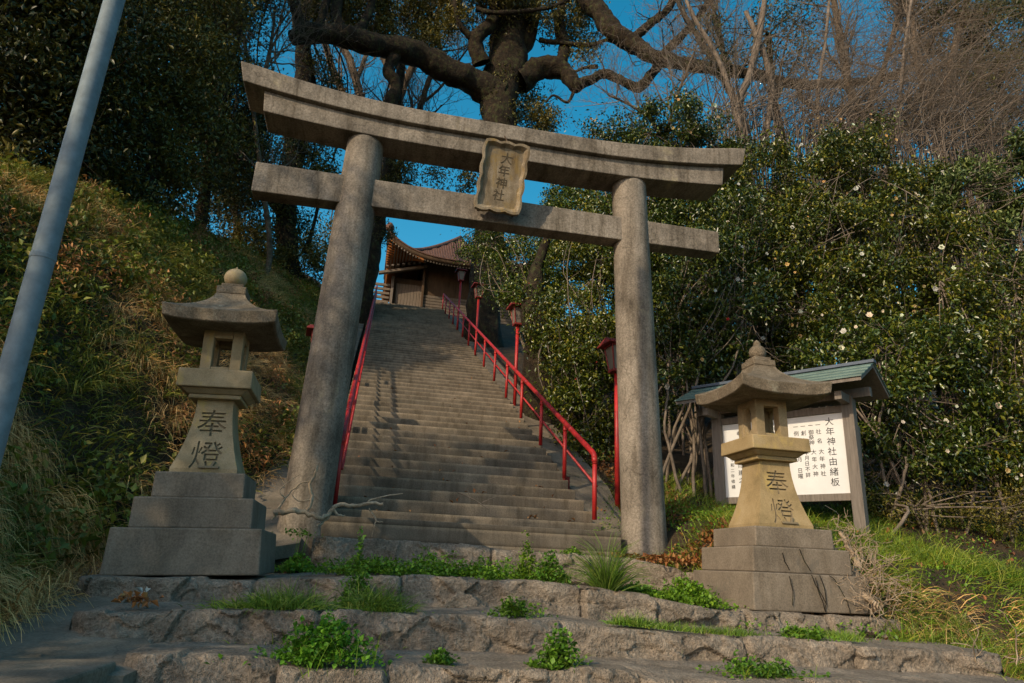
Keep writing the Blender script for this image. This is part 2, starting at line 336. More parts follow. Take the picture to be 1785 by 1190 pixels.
# ------------------------------------------------------------------ terrain
def stair_z(y):
    y = np.asarray(y, float)
    return np.where(y < 7.8, 0.18, np.where(y < 30.4, 0.18 + 0.487 * (y - 7.8), 0.18 + 0.487 * 22.6 + 0.02 * (y - 30.4)))
def front_z(y):                                           # ground falling from the terrace to the road
    y = np.asarray(y, float); return np.interp(y, [-60, -1, 1.0, 2.9, 3.7, 4.5, 5.4, 6.6, 7.3, 7.8], [-1.6, -1.55, -1.42, -0.98, -0.78, -0.58, -0.42, -0.34, -0.12, 0.12])
def terrain(x, y):
    x = np.asarray(x, float); y = np.asarray(y, float)
    base = np.where(y < 7.8, front_z(y), stair_z(y) - 0.06)
    crest = 5.22 + 0.385 * (y - 10.9); crest = np.minimum(crest, 12.6); crest = np.maximum(crest, -0.9)
    foot = np.interp(y, [0, 3.3, 6, 8, 10, 30], [-1.6, -1.75, -2.25, -1.55, -1.0, -1.05])
    rise = np.maximum(crest - base, 0.25)
    t = np.clip((foot - x) / 3.9, 0, 1.0); prof = np.where(t < 1, 1 - (1 - t) ** 1.25, 1.0)
    zl = base + rise * prof + (0.22 * (fbm(np.stack([x * 0.9, y * 0.9, x * 0], -1), 4) - 0.5) * sstep(0, 0.15, t)) * 2
    zl = zl - 0.02 * np.maximum(-8 - x, 0)
    # right bank: rises behind the lantern to the notice board and hedge
    k = sstep(3.05, 4.3, x); bank = np.interp(y, [0, 2.5, 4.4, 5.4, 6.3, 7.8, 9, 12, 31], [-1.7, -1.3, -0.75, -0.42, 0.30, 0.62, 0.85, 2.2, 11.2])
    bank = bank - 0.13 * np.maximum(x - 4.6, 0) * (1 - sstep(6.5, 9, y)) + 0.10 * (fbm(np.stack([x * 1.3, y * 1.3, x * 0 + 5], -1), 4) - 0.5) * 2
    zr = base * (1 - k) + np.maximum(bank, -1.6) * k
    zr = np.where(y > 8.2, np.where(x < 3.7, base - 0.10 * sstep(2.95, 3.1, x), zr), zr)
    z = np.where(x < foot, zl, np.where(x > 3.0, zr, base))
    in_stairs = (x > -0.52) & (x < 2.95) & (y > 7.6) & (y < 30.6)
    z = np.where(in_stairs, z - 0.45, z)
    far = sstep(34, 60, np.hypot(x, y)); z = z * (1 - far) + (-1.6) * far
    return z
def tz(x, y): return float(terrain(np.array([x]), np.array([y]))[0])
def tnorm(x, y, e=0.08):
    gx = (terrain(x + e, y) - terrain(x - e, y)) / (2 * e); gy = (terrain(x, y + e) - terrain(x, y - e)) / (2 * e)
    n = np.stack([-gx, -gy, np.ones_like(gx)], -1); return n / np.linalg.norm(n, axis=1)[:, None]
def axis(vals): return np.unique(np.concatenate(vals))
xs = axis([np.array([-900, -400, -150, -80, -60, -45]), np.arange(-36, -10, 1.0), np.arange(-10, 8, 0.15), np.arange(8, 30, 1.0), np.array([32, 45, 60, 80, 150, 400, 900])])
ys = axis([np.array([-900, -300, -100, -40, -20, -12]), np.arange(-8, 0, 1.0), np.arange(0, 16, 0.15), np.arange(16, 34, 0.4), np.arange(34, 60, 1.5), np.array([62, 90, 160, 400, 900])])
Xg, Yg = np.meshgrid(xs, ys, indexing='ij'); Zg = terrain(Xg.ravel(), Yg.ravel())
V = np.stack([Xg.ravel(), Yg.ravel(), Zg], -1); ny = len(ys)
I, J = np.meshgrid(np.arange(len(xs) - 1), np.arange(ny - 1), indexing='ij')
F = np.stack([I * ny + J, (I + 1) * ny + J, (I + 1) * ny + J + 1, I * ny + J + 1], -1).reshape(-1, 4)
g = link('ground', mesh_np('ground', V, F.ravel(), np.full(len(F), 4), True), SOIL); tag(g, kind='structure')

# concrete ramp that climbs past the left lantern, and the pavement corner
def ribbon(name, rows, m, thick=0.12, res=10):
    """rows: list of (left point, right point); a slab following them"""
    mb = MB(); L = []
    for i in range(len(rows) - 1):
        for k in range(res):
            t = k / res; a = Vector(rows[i][0]).lerp(Vector(rows[i + 1][0]), t); b = Vector(rows[i][1]).lerp(Vector(rows[i + 1][1]), t); L.append((a, b))
    L.append((Vector(rows[-1][0]), Vector(rows[-1][1])))
    vs = []
    for a, b in L:
        for q in range(7):
            p = a.lerp(b, q / 6); n = 0.03 * (fb1(p.x * 2, p.y * 2, 3.0) - 0.5); vs.append((p.x, p.y, p.z + n))
        vs.append((b.x, b.y, b.z - thick)); vs.append((a.x, a.y, a.z - thick))
    f = []
    for i in range(len(L) - 1):
        for q in range(9): f.append((i * 9 + q, i * 9 + (q + 1) % 9, (i + 1) * 9 + (q + 1) % 9, (i + 1) * 9 + q))
    f.append(tuple(range(9))); f.append(tuple(reversed([(len(L) - 1) * 9 + q for q in range(9)])))
    mb.add(vs, f); o = mb.build(name, m); tag(o, kind='structure'); return o
ribbon('path', [((-2.3, 3.70, -0.515), (-.95, 3.70, -0.53)), ((-2.35, 4.0, -0.49), (-.85, 4.0, -0.50)), ((-2.42, 4.7, -0.42), (-1.2, 4.7, -0.43)), ((-2.45, 5.3, -0.33), (-1.45, 5.3, -0.33)), ((-2.2, 6.4, -0.15), (-1.6, 6.4, -0.1)),
                ((-1.75, 7.6, 0.12), (-0.55, 7.6, 0.14)), ((-1.45, 9, 0.80), (-0.52, 9, 0.82)), ((-1.2, 14, 3.25), (-0.52, 14, 3.27)), ((-1.2, 30, 11.0), (-0.52, 30, 11.0))], SLAB)
def atz(u, v, z): r = ray(u, v); r = r * z / r[2]; return r
_a = atz(92, 1190, -.485); _b = atz(205, 1152, -.485); _d = _a + (_a - _b) * 1.5; _c = (_b[0] - .05, _b[1] + .06, -.485)
mb = MB(); mb.add([(-3.2, _d[1], -0.485), (_d[0], _d[1], -0.485), (_b[0], _b[1], -0.485), _c, (-3.4, _c[1], -0.485), (-3.2, _d[1], -1.5), (_d[0], _d[1], -1.5), (_b[0], _b[1], -1.5), (_c[0], _c[1], -1.5), (-3.4, _c[1], -1.5)],
    [(0, 1, 2, 3, 4), (9, 8, 7, 6, 5), (0, 5, 6, 1), (1, 6, 7, 2), (2, 7, 8, 3), (3, 8, 9, 4), (4, 9, 5, 0)])
tag(mb.build('pavement', SLAB, bevel=0.015), kind='structure')
ribbon('stair_ramp', [((2.86, 8.45, 0.42), (3.42, 8.45, 0.36)), ((2.96, 10, 1.27), (3.62, 10, 1.20)), ((2.96, 30, 11.0), (3.6, 30, 10.9))], SLAB, 0.3, 14)

# concrete stairs: 68 treads
mb = MB()
T0, Z0, TR, RI = 7.80, 0.22, 0.3365, 0.1640
for i in range(67):
    y0 = T0 + i * TR; zt = Z0 + RI * (i + 1) + (0.03 if i == 0 else 0.0); j = 0.006 * math.sin(i * 2.7)
    xl = -0.42 if i else -0.50; xr = 2.86 + (0.12 if i == 0 else 0.0) - 0.02 * (i in (4, 5))
    depth = TR + 0.10 if i < 66 else 2.5
    mb.box(((xl + xr) / 2, y0 + j + depth / 2, zt - 0.25), (xr - xl, depth, 0.5 if i else 0.56))
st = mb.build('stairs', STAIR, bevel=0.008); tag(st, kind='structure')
ld = MB(); ld.box((1.5, 38, 11.05), (14, 11, 0.5)); tag(ld.build('terrace', STAIR), kind='structure')

# rough stone steps
def stone_row(name, y, xa, xb, top, bot, depth, cuts, seed, curve=None, rough=0.075):
    """top/bot: piecewise [(x, z)]; one long row of split blocks with a broken front face"""
    nx = int((xb - xa) / 0.012); xsr = np.linspace(xa, xb, nx); zt = np.interp(xsr, *zip(*top)); zb = np.interp(xsr, *zip(*bot))
    yc = y + (np.interp(xsr, *zip(*curve)) if curve else 0 * xsr)
    cuts_a = np.array(cuts); blk = np.searchsorted(cuts_a, xsr); rr = np.random.default_rng(seed); oy = rr.uniform(-0.05, 0.05, len(cuts) + 1); oz = rr.uniform(-0.018, 0.018, len(cuts) + 1)
    dcut = np.min(np.abs(xsr[:, None] - cuts_a[None, :]), axis=1) if len(cuts) else np.full(nx, 9.0)
    joint = np.exp(-(dcut / 0.013) ** 2)
    nf = 30; nt_ = 26; rows = []
    for k in range(nf):
        t = k / (nf - 1); z = zb - 0.12 + (zt - zb + 0.12) * t
        P = np.stack([xsr * 2.4, z * 3.2, xsr * 0 + seed * 3.1], -1)
        ridge = np.abs(fbm(P * 1.3, 5) - 0.5) * 2; n = fbm(P, 6) - 0.5
        Pw = P + .35 * (fbm(P * 2 + 5, 3) - .5)[:, None]
        yy = yc + oy[blk] + rough * 1.3 * n + rough * .7 * facets(Pw * np.array([.9, 1.3, 1])) + rough * .3 * facets(Pw * 2.7 + 4) - rough * .6 * (0.4 - ridge) + 0.028 * joint - 0.05 * (1 - t) * (fbm(P * 0.6 + 9, 2) - 0.2)
        edge = (t > 0.82) * (t - 0.82) / 0.18
        yy = yy + 0.018 * edge ** 2; zz = z + oz[blk] * t - 0.015 * joint * t - 0.006 * edge ** 2 + .02 * t * facets(P * 1.7 + 3)
        rows.append(np.stack([xsr, yy, zz], -1))
    lastY = rows[-1][:, 1]
    for k in range(1, nt_):
        t = (k / (nt_ - 1)) ** 1.4; yy = lastY + (yc + depth - lastY) * t
        P = np.stack([xsr * 3, yy * 3, xsr * 0 + seed], -1); z = zt + oz[blk] * (1 - t) + 0.045 * (fbm(P, 5) - 0.5) + .02 * (1 - t) ** 3 * facets(np.stack([xsr * 2.4, zt * 3.2, xsr * 0 + seed * 3.1], -1) * 1.7 + 3) - 0.02 * joint * (1 - t)
        rows.append(np.stack([xsr, yy, z], -1))
    V = np.stack(rows, 0); nr = len(rows)
    # rounded, broken ends
    V[:, :, 1] += 0.10 * np.exp(-((xsr - xa) / 0.07) ** 2)[None, :] + 0.10 * np.exp(-((xb - xsr) / 0.07) ** 2)[None, :]
    i, j = np.meshgrid(np.arange(nr - 1), np.arange(nx - 1), indexing='ij')
    F = np.stack([i * nx + j, i * nx + j + 1, (i + 1) * nx + j + 1, (i + 1) * nx + j], -1).reshape(-1, 4)
    V = V.reshape(-1, 3); side = []
    base = len(V); bottom = V.reshape(nr, nx, 3)[:, [0, -1], :].copy(); bottom[:, :, 2] = bottom[:, :, 2].min() - 0.1
    V2 = np.concatenate([V, bottom.reshape(-1, 3)]); 
    for q in range(nr - 1):
        side.append((q * nx, (q + 1) * nx, base + 2 * (q + 1), base + 2 * q)); side.append(((q + 1) * nx + nx - 1, q * nx + nx - 1, base + 2 * q + 1, base + 2 * (q + 1) + 1))
    F = np.concatenate([F, np.array(side)])
    me = mesh_np(name, V2, F.ravel(), np.full(len(F), 4), True)
    o = link(name, me, ROCK); tag(o, kind='structure'); return o
stone_row('stone_step', 7.38, -0.42, 4.0, [(-0.5, .21), (0.3, .205), (2.4, .17), (2.9, .14), (3.3, .06), (4.0, .0)], [(-0.5, -.1), (3.0, -.12), (4, -.2)], 0.8, [0.05, 1.4, 2.45, 3.35], 1, curve=[(-.5, 0), (2.3, 0), (2.8, -.12), (3.3, -.4), (4, -.7)])
stone_row('stone_step', 5.42, -1.80, 4.62, [(-1.8, -.16), (-0.6, -.14), (0.2, -.09), (1.6, -.105), (2.3, -.17), (2.9, -.245), (4.6, -.28)], [(-1.8, -.34), (0.4, -.31), (1.7, -.33), (2.9, -.42), (4.6, -.48)], 2.4, [-0.66, 0.36, 1.75, 2.35, 3.15, 3.9], 2)
stone_row('stone_step', 4.52, -1.50, 4.6, [(-1.7, -.36), (-1.2, -.31), (0, -.285), (1.3, -.30), (2.4, -.37), (4.6, -.42)], [(-1.7, -.50), (1.4, -.50), (4.6, -.62)], 1.4, [-0.16, 1.32, 2.62, 3.4], 3)
stone_row('stone_step', 3.72, -1.0, 4.6, [(-1, -.47), (0, -.49), (1.2, -.50), (4.6, -.58)], [(-1, -.72), (4.6, -.80)], 1.2, [-0.3, 0.22, 1.55, 2.5, 3.6], 4)
stone_row('stone_step', 2.92, -1.1, 4.6, [(-1, -.74), (4.6, -.82)], [(-1, -.98), (4.6, -1.05)], 1.2, [0.1, 0.9, 1.7, 2.5, 3.3], 5)
stone_row('stone_step', 2.1, -0.8, 4.6, [(-1, -1.0), (4.6, -1.08)], [(-1, -1.25), (4.6, -1.3)], 1.2, [0.1, 0.9, 1.7, 2.5, 3.3], 6)
stone_row('stone_step', 1.3, -0.8, 4.6, [(-1, -1.27), (4.6, -1.3)], [(-1, -1.5), (4.6, -1.55)], 1.2, [0.1, 0.9, 1.7, 2.5, 3.3], 8)

# ------------------------------------------------------------------ text
def text_mesh(s, size, extrude=0.0, res=4):
    cu = bpy.data.curves.new('txt', 'FONT'); cu.body = s; cu.size = size; cu.align_x = 'CENTER'; cu.align_y = 'CENTER'
    cu.extrude = extrude; cu.resolution_u = res
    o = bpy.data.objects.new('txt', cu); col.objects.link(o); bpy.context.view_layer.update()
    dg = bpy.context.evaluated_depsgraph_get(); me = bpy.data.meshes.new_from_object(o.evaluated_get(dg))
    bpy.data.objects.remove(o); bpy.data.curves.remove(cu); me.materials.clear(); return me
def place_text(chars, place, size, m, name='lettering', parent=None, extrude=0.0015, fn=None, sx=1.0):
    """chars: list of (char, x, z, scale) laid on a face; place maps (x, depth, z) to world"""
    bm = bmesh.new()
    for ch, x, z, sc in chars:
        me = text_mesh(ch, size * sc, extrude)
        vs = [v.co.copy() for v in me.vertices]
        if not vs: continue
        cx = (max(v.x for v in vs) + min(v.x for v in vs)) / 2; cy = (max(v.y for v in vs) + min(v.y for v in vs)) / 2
        for v in me.vertices: v.co = Vector(place((v.co.x - cx) * sx + x, v.co.z, v.co.y - cy + z))
        bm.from_mesh(me); bpy.data.meshes.remove(me)
    me = bpy.data.meshes.new(name); bm.to_mesh(me); bm.free(); return link(name, me, m, parent)

# ------------------------------------------------------------------ torii
torii = thing('torii_gate', 'large grey stone torii gate standing over the foot of the stairs', 'torii gate', (1.393, 8.0, 0.2))
TO = Vector((1.393, 8.0, 0.2))
for s in (-1, 1):
    pts = []; 
    mb = MB(); prof = []; N = 40; vs = []; f = []; n = 40
    for k in range(N + 1):
        t = k / N; z = -0.35 + t * 5.33; xx = s * (1.955 - 0.150 * max(0, z) / 4.95); r = 0.268 - 0.033 * t + (0.02 * math.exp(-max(0, z) / 0.15))
        for a in range(n):
            th = 2 * PI * a / n; vs.append((xx + r * math.cos(th), r * math.sin(th), z))
    for j in range(N):
        for a in range(n): f.append((j * n + a, j * n + (a + 1) % n, (j + 1) * n + (a + 1) % n, (j + 1) * n + a))
    f.append(tuple(reversed(range(n)))); f.append(tuple(range(N * n, (N + 1) * n)))
    mb.add(vs, f); mb.build('pillar', GATE, torii, True)
def beam(name, xs_, zt, zb, y0, y1, slant=0.0):
    vs = []; f = []; m = len(xs_)
    for i, x in enumerate(xs_):
        for (y, z, top) in ((y0, zb[i], 0), (y0, zt[i], 1), (y1, zt[i], 1), (y1, zb[i], 0)):
            k = 0
            if i == 0: k = -slant if top else 0
            if i == m - 1: k = slant if top else 0
            vs.append((x + k - TO.x, y - TO.y, z - TO.z))
    for i in range(m - 1):
        for q in range(4): f.append((i * 4 + q, (i + 1) * 4 + q, (i + 1) * 4 + (q + 1) % 4, i * 4 + (q + 1) % 4))
    f.append((0, 1, 2, 3)); b = (m - 1) * 4; f.append((b + 3, b + 2, b + 1, b))
    mb = MB(); mb.add(vs, f); return mb.build(name, GATE, torii, False, 0.012)
def arc(x, c0, k): d = np.maximum(np.abs(x - 1.41) - 0.9, 0); return c0 + k * d ** 2
xk = np.linspace(-1.95, 4.79, 49); beam('top_lintel', xk, arc(xk, 5.565, 0.0445), arc(xk, 5.345, 0.0345), 7.68, 8.30, 0.07)
xk = np.linspace(-1.67, 4.50, 45); beam('under_lintel', xk, arc(xk, 5.344, 0.0345), arc(xk, 5.105, 0.024), 7.75, 8.22, 0.03)
xk = np.array([-1.668, 1.4, 4.452]); beam('tie_beam', xk, [4.562, 4.55, 4.535], [4.165, 4.19, 4.215], 7.85, 8.10)
# plaque: scalloped frame, recessed panel, carved name, leaning forward on two pegs
pl_b = Vector((1.30, 7.70, 4.27)); pl_t = Vector((1.352, 7.47, 5.12))
pc = (pl_b + pl_t) / 2; upv = (pl_t - pl_b).normalized(); rv = Vector((1, 0.0, -0.03)).normalized(); nv = rv.cross(upv).normalized()   # towards viewer (-y)
def PL(x, d, z): return pc + rv * x + upv * z + nv * d - TO
hw, hh = 0.285, 0.445
def outline(n, a, b, amp, per):
    pts = []
    for i in range(n):
        t = i / n * 4; s = int(t); q = t - s
        if s == 0: x, z = -a + 2 * a * q, -b; o = (0, -1)
        elif s == 1: x, z = a, -b + 2 * b * q; o = (1, 0)
        elif s == 2: x, z = a - 2 * a * q, b; o = (0, 1)
        else: x, z = -a, b - 2 * b * q; o = (-1, 0)
        k = amp * abs(math.sin(q * PI * per[s % 2])) - amp * 0.3; pts.append((x + o[0] * k, z + o[1] * k))
    return pts
n = 120; A = outline(n, hw, hh, 0.022, (3, 4)); B = outline(n, hw - 0.026, hh - 0.03, 0.018, (3, 4))
vs = [PL(x, -0.045, z) for x, z in A] + [PL(x, 0.06, z) for x, z in A] + [PL(x, 0.06, z) for x, z in B] + [PL(x * 0.86, 0.012, z * 0.90) for x, z in B]
f = []
for L in range(3):
    for k in range(n): f.append((L * n + k, L * n + (k + 1) % n, (L + 1) * n + (k + 1) % n, (L + 1) * n + k))
f.append(tuple(3 * n + k for k in range(n))); f.append(tuple(reversed(range(n))))
mb = MB(); mb.add(vs, f); plaque = mb.build('name_plaque', PLAQ, torii); plaque['label'] = 'weathered stone name plaque with scalloped frame hung at the centre'
place_text([('大', 0.02, 0.25, 1), ('年', 0.01, 0.09, 1), ('神', 0.0, -0.07, 1), ('社', -0.01, -0.23, 1)], lambda x, d, z: PL(x, 0.014 + d, z), 0.155, INKB, 'lettering', plaque, 0.002)
mb = MB(); mb.tube([PL(0, -0.02, hh), PL(0, -0.09, hh + 0.07), PL(-0.03, -0.16, hh + 0.15)], 0.008, 6); mb.build('hanging_wire', DWOOD, plaque)
for sx in (-0.22, 0.22): mb = MB(); mb.tube([PL(sx, -0.02, -hh + 0.03), PL(sx, -0.11, -hh + 0.01)], 0.022, 8); mb.build('peg', DWOOD, plaque)

# ------------------------------------------------------------------ stone lanterns
def lantern(loc, dims, label, tilt, golden, group, round_win):
    t = thing('stone_lantern', label, 'stone lantern', loc, (0, tilt, 0), group)
    d = dims; z = 0.0
    for k, (w_, h_) in enumerate(d['tiers']):
        mb = MB(); mb.box((d['off'][k], 0, z + h_ / 2), (w_, w_ * 0.99, h_ - (0.003 if k else 0)), taper=0.975 if k == 0 else 0.99); o = mb.build('pedestal_tier', PED, t, bevel=0.012); z += h_
    # flared shaft
    w0, w1, hs_ = d['shaft']; N = 18; vs = []; f = []
    def halfw(u): return (w1 + (w0 - w1) * (1 - u) ** 1.9) / 2
    vs += [(x * w0 / 2 * 1.0, y * w0 / 2, z) for x, y in ((-1, -1), (1, -1), (1, 1), (-1, 1))]
    for k in range(N + 1):
        u = k / N; hwid = halfw(u); zz = z + 0.035 + (hs_ - 0.035) * u
        vs += [(x * hwid, y * hwid, zz) for x, y in ((-1, -1), (1, -1), (1, 1), (-1, 1))]
    for k in range(N + 1):
        for q in range(4): f.append((k * 4 + q, k * 4 + (q + 1) % 4, (k + 1) * 4 + (q + 1) % 4, (k + 1) * 4 + q))
    f.append((3, 2, 1, 0)); b = (N + 1) * 4; f.append((b, b + 1, b + 2, b + 3))
    mb = MB(); mb.add(vs, f); shaft = mb.build('shaft', LANT if not golden else LANG, t)
    # carved characters, cut into the front face
    zb, cutters = z, []
    def face_y(zz): u = min(1, max(0, (zz - zb - 0.035) / (hs_ - 0.035))); return -halfw(u)
    bm = bmesh.new()
    for ch, zc, sc in (('奉', zb + hs_ * 0.68, 0.235), ('燈', zb + hs_ * 0.24, 0.245)):
        me = text_mesh(ch, sc * hs_ / 0.6, 0.018, 3); vv = [v.co for v in me.vertices]
        cx = (max(v.x for v in vv) + min(v.x for v in vv)) / 2; cy = (max(v.y for v in vv) + min(v.y for v in vv)) / 2
        for v in me.vertices:
            zz = v.co.y - cy + zc; v.co = Vector((v.co.x - cx, face_y(zz) - v.co.z, zz))
        bm.from_mesh(me); bpy.data.meshes.remove(me)
    bmesh.ops.remove_doubles(bm, verts=bm.verts, dist=1e-5)
    bmesh.ops.recalc_face_normals(bm, faces=bm.faces)
    cme = bpy.data.meshes.new('cut'); bm.to_mesh(cme); bm.free(); cme.materials.append(CARVE); co = link('cut', cme, None, t)
    shaft.data.materials.append(CARVE)
    bo = shaft.modifiers.new('carve', 'BOOLEAN'); bo.operation = 'DIFFERENCE'; bo.solver = 'EXACT'; bo.object = co
    try: bo.material_mode = 'TRANSFER'
    except Exception: pass
    bpy.context.view_layer.update()
    dg = bpy.context.evaluated_depsgraph_get(); nm = bpy.data.meshes.new_from_object(shaft.evaluated_get(dg))
    if len(nm.polygons) > 40:
        shaft.modifiers.clear(); shaft.data = nm; nm.name = 'shaft'
    else: shaft.modifiers.clear()
    bpy.data.objects.remove(co)
    z += hs_
    # platform with mouldings
    bw, bh, mh = d['box']; mb = MB()
    mb.box((0, 0, z + mh * 0.22), (bw * 0.70, bw * 0.70, mh * 0.44)); mb.add([(sx * bw * k / 2, sy * bw * k / 2, z + mh * q) for k, q in ((.72, .44), (.90, 1.0)) for sx, sy in ((-1, -1), (1, -1), (1, 1), (-1, 1))], [(3, 2, 1, 0), (0, 1, 5, 4), (1, 2, 6, 5), (2, 3, 7, 6), (3, 0, 4, 7), (4, 5, 6, 7)])
    mb.box((0, 0, z + mh + bh / 2), (bw, bw, bh), taper=0.985); mb.build('platform', LANG if golden else LANT, t, bevel=0.01); z += mh + bh
    # fire box: four corner posts, sill, head; open windows
    fw, fh = d['fire']; mb = MB(); pw = fw * 0.27; hfw = fw / 2
    for sx in (-1, 1):
        for sy in (-1, 1): mb.box((sx * (hfw - pw / 2), sy * (hfw - pw / 2), z + fh / 2), (pw, pw, fh))
    iw = fw - 2 * pw
    for zz in (z + 0.026, z + fh - 0.034):
        hh_ = 0.052 if zz < z + 0.1 else 0.068
        for sy in (-1, 1): mb.box((0, sy * (hfw - pw / 2), zz), (iw, pw * 0.94, hh_)); 
        for sy in (-1, 1): mb.box((sy * (hfw - pw / 2), 0, zz), (pw * 0.94, iw, hh_))
    if round_win:                      # pierced side walls with a round-topped opening
        for sx in (-1, 1):
            yy = np.linspace(-iw / 2, iw / 2, 17); R = iw * 0.46; zc = z + fh * 0.5
            vs = []; f = []
            for q in yy:
                c_ = math.sqrt(max(R * R - q * q, 0)) * 1.75; zlo = zc - c_; zhi = zc + c_
                for dx in (0, -0.035):
                    X_ = sx * (hfw - 0.012 + dx)
                    vs += [(X_, q, z + 0.05), (X_, q, max(zlo, z + 0.051)), (X_, q, min(zhi, z + fh - 0.065)), (X_, q, z + fh - 0.064)]
            for k in range(16):
                a = k * 8; b = a + 8
                f += [(a, a + 1, b + 1, b), (a + 2, a + 3, b + 3, b + 2), (a + 4, b + 4, b + 5, a + 5), (a + 6, b + 6, b + 7, a + 7), (a + 1, a + 5, b + 5, b + 1), (a + 2, b + 2, b + 6, a + 6)]
            mb.add(vs, f)
    mb.build('fire_box', LANT, t, bevel=0.006); z += fh
    # roof: upturned eaves
    rw, rh, rt_, tw, lift = d['roof']; n = 48; M = 15; vs = []; f = []
    def ring(hw_, zc, lf):
        r = []
        for s in range(4):
            for k in range(n // 4 * 1):
                q = k / (n // 4) * 2 - 1; e = abs(q) ** 3.2 * lf; sag = 1 - 0.02 * (1 - q * q)
                if s == 0: r.append((q * hw_, -hw_ * sag, zc + e))
                elif s == 1: r.append((hw_ * sag, q * hw_, zc + e))
                elif s == 2: r.append((-q * hw_, hw_ * sag, zc + e))
                else: r.append((-hw_ * sag, -q * hw_, zc + e))
        return r
    rings = [ring(fw * 0.5, z - 0.004, 0), ring(rw / 2 - 0.03, z - 0.012, lift * .9), ring(rw / 2 - 0.012, z - 0.004, lift), ring(rw / 2, z + rt_, lift)]
    for k in range(1, M):
        u = k / (M - 1); rings.append(ring(tw / 2 + (rw - tw) / 2 * (1 - u) ** 1.35, z + rt_ + (rh - rt_) * u * (0.62 + 0.38 * u), lift * (1 - u) ** 2.2))
    for r in rings: vs += r
    for j in range(len(rings) - 1):
        for k in range(n): f.append((j * n + k, j * n + (k + 1) % n, (j + 1) * n + (k + 1) % n, (j + 1) * n + k))
    f.append(tuple(reversed(range(n)))); f.append(tuple(range((len(rings) - 1) * n, len(rings) * n)))
    mb = MB(); mb.add(vs, f); mb.build('roof', LROOF, t, bevel=0.006); z += rh
    nk = d['neck']; mb = MB()
    mb.box((0, 0, z + nk * 0.32), (tw * 1.02, tw * 1.02, nk * 0.64)); mb.box((0, 0, z + nk * 0.8), (tw * 0.78, tw * 0.78, nk * 0.36)); mb.build('neck', LROOF, t, bevel=0.008); z += nk
    br = d['ball']; prof = []
    if d['onion']:
        prof = [(br * 0.7, -0.004), (br * 0.97, 0.035), (br, br * 0.8), (br * 0.85, br * 1.25), (br * 0.5, br * 1.55), (br * 0.42, br * 1.65), (br * 0.45, br * 1.85), (br * 0.28, br * 2.15), (br * 0.05, br * 2.35)]
    else:
        for k in range(13):
            a = -PI / 2 * 0.8 + k / 12 * (PI / 2 * 1.8); prof.append((max(0.004, br * math.cos(a)), br * 0.8 + br * 0.92 * math.sin(a)))
        prof.append((0.012, br * 0.8 + br * 0.98)); prof.append((0.003, br * 0.8 + br * 1.15))
    mb = MB(); mb.lathe(prof, 28, (0, 0, z)); mb.build('finial', LANT if not d['onion'] else LROOF, t, True)
    return t
DL = dict(tiers=[(1.05, .325), (.845, .225), (.655, .195)], off=[0, 0.0, 0.0], shaft=(.49, .275, .60), box=(.57, .150, .075), fire=(.315, .365), roof=(.88, .35, .092, .235, .03), neck=.105, ball=.096, onion=False)
DR = dict(tiers=[(1.13, .305), (.955, .215), (.775, .175)], off=[0.02, 0.0, 0.0], shaft=(.545, .315, .62), box=(.605, .130, .085), fire=(.335, .385), roof=(.95, .36, .10, .235, .05), neck=.10, ball=.085, onion=True)
lantern((-1.175, 6.03, -0.152), DL, 'stone lantern with square window and round ball finial on the left of the steps', math.radians(-2.3), False, None, False)
lantern((3.80, 6.07, -0.250), DR, 'golden stone lantern with pointed finial in front of the notice board', 0.0, True, None, True)

# dry creeper stems clinging to the right pedestal
cr = thing('dry_creeper', 'thin dead creeper stems on the front of the right lantern pedestal', 'creeper', (3.8, 5.5, -0.25))
def crp(x, z): return (x - 3.8, (5.497 if z < 0.06 else 5.588) - 5.5, z + 0.25)
mb = MB()
for pl in ([(4.14, -.26), (4.12, -.16), (4.07, -.06), (4.02, 0.02), (3.97, 0.05)], [(3.90, -.24), (3.87, -.12), (3.82, 0.0), (3.80, .05)], [(3.90, -.24), (3.92, -.1), (3.88, .05)], [(3.60, -.20), (3.61, -.08), (3.59, .03)],
           [(3.86, .08), (3.80, .18), (3.77, .26)], [(3.66, .08), (3.62, .15), (3.60, .22)], [(4.30, -.25), (4.33, -.16), (4.30, -.05)], [(3.92, -.18), (3.85, -.05), (3.84, .03)]):
    P, R_ = smooth_path([crp(*p) for p in pl], [0.0035] * len(pl), 4, 0.8); mb = MB(); mb.tube(P, R_, 5); mb.build('stem', BARK, cr)

# ------------------------------------------------------------------ notice board
bl = Vector((4.124, 7.436, 0)); br_ = Vector((4.917, 6.31, 0)); BS = 1.25; bx = (br_ - bl).normalized(); bw = (br_ - bl).length; byv = Vector((bx.y, -bx.x, 0)) # towards the viewer
if byv.y > 0: byv = -byv
mid = (bl + br_) / 2; bbase = Vector((mid.x * BS, mid.y * BS, 0.5 * BS))
board = thing('notice_board', 'white notice board with green copper roof behind the right lantern', 'notice board', bbase, (0, 0, math.atan2(bx.y, bx.x))); board.scale = (BS, BS, BS)
